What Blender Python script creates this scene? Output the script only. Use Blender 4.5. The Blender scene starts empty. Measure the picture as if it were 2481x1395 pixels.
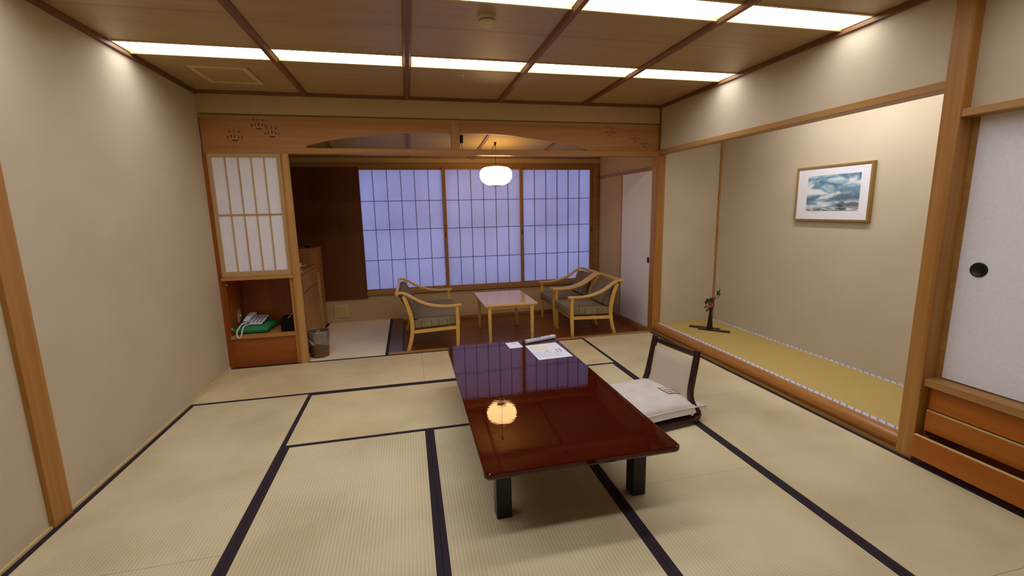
import bpy, bmesh, math, random
from mathutils import Vector, Matrix
random.seed(7)
scene = bpy.context.scene
COL = scene.collection
PI = math.pi

# ------------------------------------------------------------------ camera, world, exposure
cam_d = bpy.data.cameras.new('camera')
cam_d.sensor_width = 36.0
cam_d.lens = 1089.9177 / 2481.0 * 36.0
cam_d.clip_start = 0.02
cam = bpy.data.objects.new('camera', cam_d)
COL.objects.link(cam)
FW = Vector((0.21752635, 0.96082772, -0.17173345))
RT = Vector((0.97435837, -0.22412873, -0.0198009))
UP = Vector((0.05751565, 0.1630227, 0.98494444))
M = Matrix((RT, UP, -FW)).transposed().to_4x4()
M.translation = Vector((1.676889, -0.289447, 1.4))
cam.matrix_world = M
scene.camera = cam

scene.view_settings.view_transform = 'Standard'
scene.view_settings.look = 'None'
scene.view_settings.gamma = 1.0
scene.view_settings.use_curve_mapping = False
scene.view_settings.exposure = 0.0

world = bpy.data.worlds.new('dusk')
scene.world = world
world.use_nodes = True
wb = world.node_tree.nodes['Background']
wb.inputs['Color'].default_value = (0.54, 0.62, 1.25, 1)      # blue dusk outside the paper windows
wb.inputs['Strength'].default_value = 2.6
CEIL_POWER = 8.6
LAMP_POWER = 9.5

# tube lamp of the alcove, hung behind the upper wall and washing the back wall
al = bpy.data.lights.new('alcove_tube', 'AREA')
al.shape = 'RECTANGLE'; al.size = 1.2; al.size_y = 0.06
al.energy = 11.0; al.color = (1.0, 1.02, 1.10)
alo = bpy.data.objects.new('alcove_tube', al)
alo.location = (4.47, 2.45, 2.28)
alo.rotation_euler = (0, 0, 0)
COL.objects.link(alo)
alo.rotation_euler = (Vector((0.62, 0.0, -1.0))).to_track_quat('-Z', 'Y').to_euler()

# ------------------------------------------------------------------ materials
def lin(c):
    def f(v):
        v /= 255.0
        return v / 12.92 if v <= 0.04045 else ((v + 0.055) / 1.055) ** 2.4
    return (f(c[0]), f(c[1]), f(c[2]), 1.0)

def new_mat(name):
    m = bpy.data.materials.new(name)
    m.use_nodes = True
    nt = m.node_tree
    for n in list(nt.nodes):
        nt.nodes.remove(n)
    out = nt.nodes.new('ShaderNodeOutputMaterial')
    b = nt.nodes.new('ShaderNodeBsdfPrincipled')
    nt.links.new(b.outputs[0], out.inputs[0])
    return m, nt, b

def N(nt, t, **kw):
    n = nt.nodes.new(t)
    for k, v in kw.items():
        if k in n.inputs.keys():
            n.inputs[k].default_value = v
        else:
            setattr(n, k, v)
    return n

def coords(nt, scale):
    tc = nt.nodes.new('ShaderNodeTexCoord')
    mp = nt.nodes.new('ShaderNodeMapping')
    mp.inputs['Scale'].default_value = scale
    nt.links.new(tc.outputs['Object'], mp.inputs['Vector'])
    return mp.outputs[0]

def ramp(nt, fac, stops):
    r = nt.nodes.new('ShaderNodeValToRGB')
    e = r.color_ramp.elements
    while len(e) < len(stops):
        e.new(0.5)
    for i, (p, c) in enumerate(stops):
        e[i].position = p
        e[i].color = c
    nt.links.new(fac, r.inputs[0])
    return r.outputs[0]

def bump(nt, b, h, strength=0.2, dist=0.01):
    bm = N(nt, 'ShaderNodeBump')
    bm.inputs['Strength'].default_value = strength
    bm.inputs['Distance'].default_value = dist
    nt.links.new(h, bm.inputs['Height'])
    nt.links.new(bm.outputs[0], b.inputs['Normal'])

def noisy(name, c1, c2, scale=(8, 8, 8), rough=0.85, bscale=None, bstr=0.1, detail=4, spec=0.3):
    m, nt, b = new_mat(name)
    n = N(nt, 'ShaderNodeTexNoise'); n.inputs['Scale'].default_value = 1.0; n.inputs['Detail'].default_value = detail
    nt.links.new(coords(nt, scale), n.inputs['Vector'])
    nt.links.new(ramp(nt, n.outputs['Fac'], [(0.3, lin(c1)), (0.7, lin(c2))]), b.inputs['Base Color'])
    b.inputs['Roughness'].default_value = rough
    b.inputs['Specular IOR Level'].default_value = spec
    if bscale:
        n2 = N(nt, 'ShaderNodeTexNoise'); n2.inputs['Scale'].default_value = 1.0; n2.inputs['Detail'].default_value = 3
        nt.links.new(coords(nt, bscale), n2.inputs['Vector'])
        bump(nt, b, n2.outputs['Fac'], bstr, 0.004)
    return m

def wood(name, c1, c2, axis='z', rough=0.45, fine=60, spec=0.35, coat=0.0):
    """Straight-grained wood; the grain runs along one axis of the object."""
    c1 = (c1[0], min(255, c1[1] * 1.08), min(255, c1[2] * 1.12)); c2 = (c2[0], min(255, c2[1] * 1.08), min(255, c2[2] * 1.12))
    m, nt, b = new_mat(name)
    s = {'x': (1.2, fine, fine), 'y': (fine, 1.2, fine), 'z': (fine, fine, 1.2)}[axis]
    n = N(nt, 'ShaderNodeTexNoise'); n.inputs['Scale'].default_value = 1.0
    n.inputs['Detail'].default_value = 5; n.inputs['Distortion'].default_value = 0.35
    nt.links.new(coords(nt, s), n.inputs['Vector'])
    s2 = tuple(v * 0.16 for v in s)
    n2 = N(nt, 'ShaderNodeTexNoise'); n2.inputs['Scale'].default_value = 1.0; n2.inputs['Distortion'].default_value = 1.2
    nt.links.new(coords(nt, s2), n2.inputs['Vector'])
    mx = N(nt, 'ShaderNodeMath', operation='ADD')
    nt.links.new(n.outputs['Fac'], mx.inputs[0]); nt.links.new(n2.outputs['Fac'], mx.inputs[1])
    hf = N(nt, 'ShaderNodeMath', operation='MULTIPLY'); hf.inputs[1].default_value = 0.5
    nt.links.new(mx.outputs[0], hf.inputs[0])
    nt.links.new(ramp(nt, hf.outputs[0], [(0.36, lin(c1)), (0.62, lin(c2))]), b.inputs['Base Color'])
    b.inputs['Roughness'].default_value = rough
    b.inputs['Specular IOR Level'].default_value = spec
    b.inputs['Coat Weight'].default_value = coat
    b.inputs['Coat Roughness'].default_value = 0.12
    return m

def plain(name, c, rough=0.5, spec=0.4, metal=0.0, var=0.04):
    m, nt, b = new_mat(name)
    n = N(nt, 'ShaderNodeTexNoise'); n.inputs['Scale'].default_value = 14.0
    tc = nt.nodes.new('ShaderNodeTexCoord'); nt.links.new(tc.outputs['Object'], n.inputs['Vector'])
    c0 = lin(c)
    lo = tuple(v * (1 - var) for v in c0[:3]) + (1,); hi = tuple(min(1, v * (1 + var)) for v in c0[:3]) + (1,)
    nt.links.new(ramp(nt, n.outputs['Fac'], [(0.3, lo), (0.7, hi)]), b.inputs['Base Color'])
    b.inputs['Roughness'].default_value = rough
    b.inputs['Specular IOR Level'].default_value = spec
    b.inputs['Metallic'].default_value = metal
    return m

def emit(name, col, strength):
    m = bpy.data.materials.new(name); m.use_nodes = True
    nt = m.node_tree
    for n in list(nt.nodes):
        nt.nodes.remove(n)
    out = nt.nodes.new('ShaderNodeOutputMaterial')
    e = nt.nodes.new('ShaderNodeEmission')
    e.inputs['Color'].default_value = (*col, 1); e.inputs['Strength'].default_value = strength
    nt.links.new(e.outputs[0], out.inputs[0])
    return m

def stripes(name, cols, axis, freq, rough=0.8, distort=0.0, noise=2.0, bstr=0.0):
    """Random fine stripes across one axis (woven cloth)."""
    m, nt, b = new_mat(name)
    sc = [0.4, 0.4, 0.4]; sc['xyz'.index(axis)] = freq
    n = N(nt, 'ShaderNodeTexNoise'); n.inputs['Scale'].default_value = 1.0; n.inputs['Detail'].default_value = noise
    n.inputs['Distortion'].default_value = distort
    nt.links.new(coords(nt, tuple(sc)), n.inputs['Vector'])
    k = len(cols)
    nt.links.new(ramp(nt, n.outputs['Fac'], [(0.33 + 0.34 * i / (k - 1), lin(c)) for i, c in enumerate(cols)]), b.inputs['Base Color'])
    b.inputs['Roughness'].default_value = rough; b.inputs['Specular IOR Level'].default_value = 0.2
    return m

def tatami(name, c1, c2, along):
    """Rush mat: ribs along the long side, fine fibres across."""
    m, nt, b = new_mat(name)
    tc = nt.nodes.new('ShaderNodeTexCoord')
    w = N(nt, 'ShaderNodeTexWave', wave_type='BANDS', bands_direction='X' if along == 'y' else 'Y', wave_profile='SIN')
    w.inputs['Scale'].default_value = 20.0; w.inputs['Distortion'].default_value = 0.3
    nt.links.new(tc.outputs['Object'], w.inputs['Vector'])
    s = (70, 700, 1) if along == 'y' else (700, 70, 1)
    n = N(nt, 'ShaderNodeTexNoise'); n.inputs['Scale'].default_value = 1.0; n.inputs['Detail'].default_value = 2
    nt.links.new(coords(nt, s), n.inputs['Vector'])
    n2 = N(nt, 'ShaderNodeTexNoise'); n2.inputs['Scale'].default_value = 2.2; n2.inputs['Detail'].default_value = 3
    nt.links.new(tc.outputs['Object'], n2.inputs['Vector'])
    a1 = N(nt, 'ShaderNodeMath', operation='MULTIPLY_ADD'); a1.inputs[1].default_value = 0.24
    nt.links.new(w.outputs['Fac'], a1.inputs[0]); nt.links.new(n2.outputs['Fac'], a1.inputs[2])
    a2 = N(nt, 'ShaderNodeMath', operation='MULTIPLY_ADD'); a2.inputs[1].default_value = 0.45
    nt.links.new(n.outputs['Fac'], a2.inputs[0]); nt.links.new(a1.outputs[0], a2.inputs[2])
    nt.links.new(ramp(nt, a2.outputs[0], [(0.58, lin(c1)), (1.1 if False else 1.0, lin(c2))]), b.inputs['Base Color'])
    b.inputs['Roughness'].default_value = 0.62; b.inputs['Specular IOR Level'].default_value = 0.3
    bump(nt, b, w.outputs['Fac'], 0.18, 0.002)
    return m

MT = {}
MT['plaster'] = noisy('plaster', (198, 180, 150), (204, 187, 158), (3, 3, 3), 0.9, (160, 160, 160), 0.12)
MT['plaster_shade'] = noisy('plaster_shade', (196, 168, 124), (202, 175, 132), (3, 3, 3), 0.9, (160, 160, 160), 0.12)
MT['plaster_alcove'] = noisy('plaster_alcove', (195, 179, 150), (201, 186, 158), (3, 3, 3), 0.9, (160, 160, 160), 0.12)
MT['ceiling_board'] = wood('ceiling_board', (172, 132, 86), (182, 143, 97), 'x', 0.42, 30, 0.4)
MT['ceiling_veranda'] = wood('ceiling_veranda', (166, 130, 72), (176, 140, 82), 'x', 0.6, 26, 0.3)
MT['beam_dark'] = wood('beam_dark', (112, 66, 36), (134, 84, 48), 'y', 0.5)
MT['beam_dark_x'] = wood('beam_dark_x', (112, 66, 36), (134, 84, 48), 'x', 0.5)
MT['light_wood'] = wood('light_wood', (206, 162, 104), (218, 178, 122), 'y', 0.5)
MT['light_wood_x'] = wood('light_wood_x', (206, 162, 104), (218, 178, 122), 'x', 0.5)
MT['post'] = wood('post', (158, 96, 38), (182, 120, 58), 'z', 0.42, 34)
MT['rail_y'] = wood('rail_y', (160, 104, 50), (178, 124, 68), 'y', 0.45, 34)
MT['rail_x'] = wood('rail_x', (164, 104, 50), (182, 122, 66), 'x', 0.4, 34)
MT['board_x'] = wood('board_x', (166, 100, 52), (186, 122, 68), 'x', 0.45, 22)
MT['pillar'] = wood('pillar', (178, 118, 60), (192, 134, 76), 'z', 0.4, 18)
MT['strut'] = wood('strut', (168, 110, 58), (184, 126, 74), 'z', 0.45, 40)
MT['frame_pale'] = wood('frame_pale', (186, 136, 84), (198, 150, 98), 'z', 0.5, 50)
MT['cab'] = wood('cab', (142, 66, 14), (158, 80, 22), 'x', 0.35, 24, 0.4)
MT['cab_side'] = wood('cab_side', (142, 66, 14), (158, 80, 22), 'z', 0.35, 24, 0.4)
MT['shelf_edge'] = wood('shelf_edge', (180, 112, 54), (194, 128, 68), 'x', 0.4, 30)
MT['minibar'] = wood('minibar', (168, 104, 56), (182, 118, 68), 'z', 0.35, 20, 0.4)
MT['dark_panel'] = wood('dark_panel', (92, 48, 18), (106, 58, 24), 'z', 0.3, 16, 0.4)
MT['window_wood'] = wood('window_wood', (150, 98, 54), (168, 116, 68), 'z', 0.45, 40)
MT['window_wood_x'] = wood('window_wood_x', (150, 98, 54), (168, 116, 68), 'x', 0.45, 40)
MT['muntin'] = wood('muntin', (84, 70, 80), (96, 80, 90), 'z', 0.6, 60)
MT['floor_wood'] = wood('floor_wood', (116, 50, 15), (136, 64, 22), 'x', 0.28, 26, 0.28, 0.06)
MT['border_wood'] = wood('border_wood', (92, 56, 46), (108, 68, 56), 'y', 0.3, 30)
MT['drawer'] = wood('drawer', (164, 80, 12), (182, 98, 24), 'y', 0.36, 26)
MT['drawer_edge'] = wood('drawer_edge', (214, 168, 104), (224, 180, 120), 'y', 0.4, 30)
MT['kamachi'] = wood('kamachi', (156, 90, 36), (174, 108, 48), 'y', 0.3, 18, 0.45, 0.15)
MT['chair_wood'] = wood('chair_wood', (214, 152, 66), (226, 168, 84), 'x', 0.32, 30, 0.4, 0.2)
MT['table_wood'] = wood('table_wood', (214, 156, 76), (226, 172, 94), 'x', 0.22, 26, 0.5, 0.4)
MT['heri'] = noisy('heri', (40, 28, 36), (50, 36, 44), (300, 300, 300), 0.8)
MT['tat_x'] = tatami('tatami_across', (198, 174, 128), (224, 202, 156), 'x')
MT['tat_y'] = tatami('tatami_deep', (194, 174, 132), (220, 202, 160), 'y')
MT['tat_new'] = tatami('tatami_pale', (238, 216, 178), (248, 228, 194), 'y')
MT['goza'] = noisy('goza', (188, 160, 90), (198, 170, 100), (500, 30, 1), 0.6)
MT['white_door'] = noisy('white_door', (236, 232, 232), (242, 238, 238), (60, 60, 60), 0.75, (220, 220, 220), 0.25)
MT['black_metal'] = plain('black_metal', (26, 20, 18), 0.35)
MT['matt_black'] = plain('matt_black', (14, 11, 10), 0.7, 0.15)
MT['black_plastic'] = plain('black_plastic', (22, 18, 18), 0.4)
MT['white_plastic'] = plain('white_plastic', (226, 222, 228), 0.35)
MT['grey_plastic'] = plain('grey_plastic', (206, 208, 216), 0.35)
MT['cream_plastic'] = plain('cream_plastic', (206, 190, 152), 0.45)
MT['beige_plastic'] = plain('beige_plastic', (206, 180, 122), 0.5)
MT['keys'] = plain('keys', (86, 80, 100), 0.5)
MT['cord_white'] = plain('cord_white', (214, 214, 206), 0.5)
MT['green_cloth'] = noisy('green_cloth', (48, 128, 78), (58, 142, 90), (90, 90, 90), 0.85, (300, 300, 300), 0.2)
MT['cushion'] = noisy('cushion', (214, 200, 188), (224, 211, 199), (14, 14, 14), 0.9, (500, 500, 500), 0.15)
MT['piping'] = plain('piping', (228, 214, 196), 0.8)
MT['dark_lacquer'] = plain('dark_lacquer', (54, 24, 20), 0.25, 0.5)
MT['leg_black'] = plain('leg_black', (24, 20, 18), 0.3, 0.4)
MT['paper'] = plain('paper', (236, 232, 240), 0.7, 0.2, 0, 0.01)
MT['ink'] = plain('ink', (172, 172, 188), 0.8)
MT['ink_dark'] = plain('ink_dark', (96, 96, 112), 0.8)
MT['ink_red'] = plain('ink_red', (130, 78, 74), 0.8)
MT['map_tint'] = noisy('map_tint', (232, 222, 190), (238, 234, 216), (60, 60, 60), 0.8)
MT['tag'] = plain('tag', (216, 194, 184), 0.8)
MT['hut_ink'] = plain('hut_ink', (74, 66, 78), 0.85)
MT['gold'] = plain('gold', (164, 134, 76), 0.35, 0.5, 0.45)
MT['mat_board'] = plain('mat_board', (232, 228, 230), 0.8, 0.2, 0, 0.01)
MT['bin'] = noisy('bin', (104, 78, 52), (122, 94, 66), (60, 60, 4), 0.5)
MT['leaf'] = noisy('leaf', (40, 62, 30), (62, 88, 44), (60, 60, 60), 0.4)
MT['leaf_brown'] = noisy('leaf_brown', (84, 62, 34), (100, 80, 44), (60, 60, 60), 0.5)
MT['flower'] = plain('flower', (170, 52, 58), 0.6)
MT['flower_pale'] = plain('flower_pale', (178, 96, 84), 0.6)
MT['vase'] = plain('vase', (30, 20, 16), 0.3)
MT['steel'] = plain('steel', (190, 186, 180), 0.25, 0.5, 0.8)
MT['china'] = plain('china', (222, 214, 204), 0.25)
MT['diffuser'] = emit('diffuser', (1.0, 1.05, 1.16), CEIL_POWER)
MT['lantern'] = emit('lantern', (1.0, 0.62, 0.26), LAMP_POWER)

# striped seat cloth
MT['cloth_seat'] = stripes('cloth_seat', [(112, 98, 78), (140, 122, 98), (120, 106, 84), (150, 132, 106)], 'y', 80, 0.85)
MT['cloth_side'] = stripes('cloth_side', [(84, 74, 58), (166, 148, 112), (98, 86, 66), (158, 140, 106)], 'x', 130, 0.85, 0, 3)
MT['cloth_back'] = stripes('cloth_back', [(96, 82, 62), (136, 116, 88), (108, 92, 70), (146, 126, 96)], 'y', 70, 0.85)

# red-brown lacquer with a faintly uneven polish
m, nt, b = new_mat('lacquer')
n = N(nt, 'ShaderNodeTexNoise'); n.inputs['Scale'].default_value = 3.0
nt.links.new(coords(nt, (1, 1, 1)), n.inputs['Vector'])
nt.links.new(ramp(nt, n.outputs['Fac'], [(0.3, lin((58, 8, 2))), (0.7, lin((66, 10, 3)))]), b.inputs['Base Color'])
b.inputs['Roughness'].default_value = 0.025
b.inputs['Specular Tint'].default_value = (1.0, 0.80, 0.74, 1)
b.inputs['Specular IOR Level'].default_value = 0.5
n2 = N(nt, 'ShaderNodeTexNoise'); n2.inputs['Scale'].default_value = 1.0; n2.inputs['Detail'].default_value = 2
nt.links.new(coords(nt, (22, 60, 1)), n2.inputs['Vector'])
bump(nt, b, n2.outputs['Fac'], 0.05, 0.002)
MT['lacquer'] = m

# window paper: lets the dusk through
m = bpy.data.materials.new('shoji_paper'); m.use_nodes = True
nt = m.node_tree
for n in list(nt.nodes): nt.nodes.remove(n)
out = nt.nodes.new('ShaderNodeOutputMaterial')
d = N(nt, 'ShaderNodeBsdfDiffuse'); d.inputs['Color'].default_value = (0.62, 0.60, 0.62, 1)
t = N(nt, 'ShaderNodeBsdfTranslucent')
nz = N(nt, 'ShaderNodeTexNoise'); nz.inputs['Scale'].default_value = 1.6; nz.inputs['Detail'].default_value = 3
tc = nt.nodes.new('ShaderNodeTexCoord'); nt.links.new(tc.outputs['Object'], nz.inputs['Vector'])
nt.links.new(ramp(nt, nz.outputs['Fac'], [(0.3, (0.60, 0.60, 0.64, 1)), (0.7, (0.72, 0.72, 0.76, 1))]), t.inputs['Color'])
mx = N(nt, 'ShaderNodeMixShader'); mx.inputs[0].default_value = 0.5
nt.links.new(d.outputs[0], mx.inputs[1]); nt.links.new(t.outputs[0], mx.inputs[2]); nt.links.new(mx.outputs[0], out.inputs[0])
MT['shoji_paper'] = m
MT['screen_paper'] = noisy('screen_paper', (236, 230, 236), (242, 237, 242), (30, 30, 30), 0.85)

# clear film of the bin liner
m = bpy.data.materials.new('film'); m.use_nodes = True
nt = m.node_tree
for n in list(nt.nodes): nt.nodes.remove(n)
out = nt.nodes.new('ShaderNodeOutputMaterial')
tr = N(nt, 'ShaderNodeBsdfTransparent'); gl = N(nt, 'ShaderNodeBsdfGlossy'); gl.inputs['Roughness'].default_value = 0.18
df = N(nt, 'ShaderNodeBsdfDiffuse'); df.inputs['Color'].default_value = (0.7, 0.66, 0.66, 1)
m1 = N(nt, 'ShaderNodeMixShader'); m1.inputs[0].default_value = 0.45
nz = N(nt, 'ShaderNodeTexNoise'); nz.inputs['Scale'].default_value = 30.0
tc = nt.nodes.new('ShaderNodeTexCoord'); nt.links.new(tc.outputs['Object'], nz.inputs['Vector'])
bmn = N(nt, 'ShaderNodeBump'); bmn.inputs['Strength'].default_value = 0.6; bmn.inputs['Distance'].default_value = 0.01
nt.links.new(nz.outputs['Fac'], bmn.inputs['Height']); nt.links.new(bmn.outputs[0], gl.inputs['Normal'])
nt.links.new(gl.outputs[0], m1.inputs[1]); nt.links.new(df.outputs[0], m1.inputs[2])
m2 = N(nt, 'ShaderNodeMixShader'); m2.inputs[0].default_value = 0.26
nt.links.new(tr.outputs[0], m2.inputs[1]); nt.links.new(m1.outputs[0], m2.inputs[2]); nt.links.new(m2.outputs[0], out.inputs[0])
MT['film'] = m

# herringbone cloth of the floor chair back
m, nt, b = new_mat('herringbone')
tc = nt.nodes.new('ShaderNodeTexCoord'); sp = nt.nodes.new('ShaderNodeSeparateXYZ')
nt.links.new(tc.outputs['Object'], sp.inputs[0])
def mth(op, a, bb=None, v=None):
    q = N(nt, 'ShaderNodeMath', operation=op)
    nt.links.new(a, q.inputs[0])
    if bb is not None: nt.links.new(bb, q.inputs[1])
    if v is not None: q.inputs[1].default_value = v
    return q.outputs[0]
zig = mth('PINGPONG', sp.outputs['Y'], v=0.018)
s_ = mth('ADD', zig, sp.outputs['Z'])
st = mth('SINE', mth('MULTIPLY', s_, v=620.0))
nt.links.new(ramp(nt, mth('MULTIPLY_ADD', st, v=0.5), [(0.0, lin((190, 168, 140))), (0.6, lin((226, 210, 186)))]), b.inputs['Base Color'])
b.inputs['Roughness'].default_value = 0.5; b.inputs['Specular IOR Level'].default_value = 0.4
bump(nt, b, st, 0.4, 0.002)
MT['herringbone'] = m

# white edging of the alcove mat, printed with a chain of dark crescents
m, nt, b = new_mat('edging')
tc = nt.nodes.new('ShaderNodeTexCoord'); sp = nt.nodes.new('ShaderNodeSeparateXYZ')
nt.links.new(tc.outputs['Object'], sp.inputs[0])
fx = mth('SUBTRACT', mth('FRACT', mth('MULTIPLY', sp.outputs['Y'], v=1 / 0.05)), v=0.5)
fy = sp.outputs['X']
sk = mth('ADD', fx, mth('MULTIPLY', fy, v=16.0))
d2 = mth('ADD', mth('MULTIPLY', mth('MULTIPLY', sk, sk), v=5.0), mth('MULTIPLY', mth('MULTIPLY', fy, fy), v=4200.0))
ringm = mth('ABSOLUTE', mth('SUBTRACT', d2, v=0.75))
nt.links.new(ramp(nt, ringm, [(0.20, lin((66, 60, 70))), (0.26, lin((222, 216, 224)))]), b.inputs['Base Color'])
b.inputs['Roughness'].default_value = 0.8
MT['edging'] = m

# watercolour: mist, hills and a field, layered washes with soft noisy edges
m, nt, b = new_mat('watercolour')
tc = nt.nodes.new('ShaderNodeTexCoord'); sp = nt.nodes.new('ShaderNodeSeparateXYZ')
nt.links.new(tc.outputs['Object'], sp.inputs[0])
IY0, IY1, IZ0, IZ1 = -.247, .224, -.142, .148
def lerp_in(sock, a0, a1):
    q = N(nt, 'ShaderNodeMapRange'); q.clamp = False
    q.inputs['From Min'].default_value = a0; q.inputs['From Max'].default_value = a1
    nt.links.new(sock, q.inputs['Value']); return q.outputs[0]
S_ = lerp_in(sp.outputs['Y'], IY1, IY0); T_ = lerp_in(sp.outputs['Z'], IZ0, IZ1)
def nz(scale, det=5, dist=.6):
    q = N(nt, 'ShaderNodeTexNoise'); q.inputs['Scale'].default_value = 1.0; q.inputs['Detail'].default_value = det; q.inputs['Distortion'].default_value = dist
    nt.links.new(coords(nt, scale), q.inputs['Vector']); return q.outputs['Fac']
cloud = nz((1, 7, 20), 6, .5); edge = nz((1, 26, 30), 6, .4); fibre = nz((1, 14, 150), 4, .5)
col = ramp(nt, cloud, [(0.36, lin((92, 126, 150))), (0.47, lin((142, 170, 186))), (0.56, lin((200, 210, 214))), (0.66, lin((228, 228, 222)))])
TD = mth('ADD', T_, mth('MULTIPLY', mth('SUBTRACT', edge, v=.5), v=.09))
def layer(base, heights, color, soft, lo, fade, dens=1.0):
    r_ = nt.nodes.new('ShaderNodeValToRGB'); r_.color_ramp.interpolation = 'B_SPLINE'
    e = r_.color_ramp.elements
    while len(e) < len(heights): e.new(.5)
    for i, (p_, h_) in enumerate(heights):
        e[i].position = p_; e[i].color = (h_, h_, h_, 1)
    nt.links.new(S_, r_.inputs[0])
    up_ = N(nt, 'ShaderNodeMapRange'); up_.interpolation_type = 'SMOOTHSTEP'
    up_.inputs['From Min'].default_value = 0; up_.inputs['From Max'].default_value = soft
    nt.links.new(mth('SUBTRACT', r_.outputs[0], TD), up_.inputs['Value'])
    dn = N(nt, 'ShaderNodeMapRange'); dn.interpolation_type = 'SMOOTHSTEP'
    dn.inputs['From Min'].default_value = lo; dn.inputs['From Max'].default_value = lo + fade
    nt.links.new(TD, dn.inputs['Value'])
    fac = mth('MULTIPLY', mth('MULTIPLY', up_.outputs[0], dn.outputs[0]), v=dens)
    mix = N(nt, 'ShaderNodeMix', data_type='RGBA')
    nt.links.new(fac, mix.inputs[0]); nt.links.new(base, mix.inputs[6]); mix.inputs[7].default_value = lin(color)
    return mix.outputs[2]
col = layer(col, [(0, .60), (.10, .74), (.18, .86), (.30, .70), (.42, .58), (.5, .3), (1, .2)], (104, 132, 150), .10, .52, .16, .9)
col = layer(col, [(0, .2), (.40, .30), (.55, .56), (.68, .72), (.80, .74), (1, .66)], (100, 128, 152), .12, .36, .2, .9)
col = layer(col, [(0, .70), (.22, .66), (.42, .56), (.52, .40), (.6, .60), (.66, .58), (.74, .3), (1, .1)], (232, 231, 226), .10, .42, .08, .95)
col = layer(col, [(0, .1), (.28, .2), (.36, .64), (.44, .2), (1, .1)], (78, 96, 112), .06, .40, .14, .9)
col = layer(col, [(0, .44), (.15, .38), (.40, .36), (.55, .46), (.72, .54), (1, .46)], (86, 104, 120), .10, .20, .14, .95)
col = layer(col, [(0, .05), (.34, .08), (.5, .16), (.62, .2), (.70, .32), (.79, .20), (.91, .30), (1, .22)], (92, 100, 110), .05, .08, .06, .95)
gm = N(nt, 'ShaderNodeMapRange'); gm.inputs['From Min'].default_value = .15; gm.inputs['From Max'].default_value = .06
nt.links.new(T_, gm.inputs['Value'])
gcol = ramp(nt, fibre, [(.42, lin((70, 74, 80))), (.5, lin((150, 154, 156))), (.58, lin((214, 214, 210)))])
mix = N(nt, 'ShaderNodeMix', data_type='RGBA'); nt.links.new(gm.outputs[0], mix.inputs[0]); nt.links.new(col, mix.inputs[6]); nt.links.new(gcol, mix.inputs[7])
nt.links.new(mix.outputs[2], b.inputs['Base Color'])
b.inputs['Roughness'].default_value = 0.85
MT['watercolour'] = m

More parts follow.
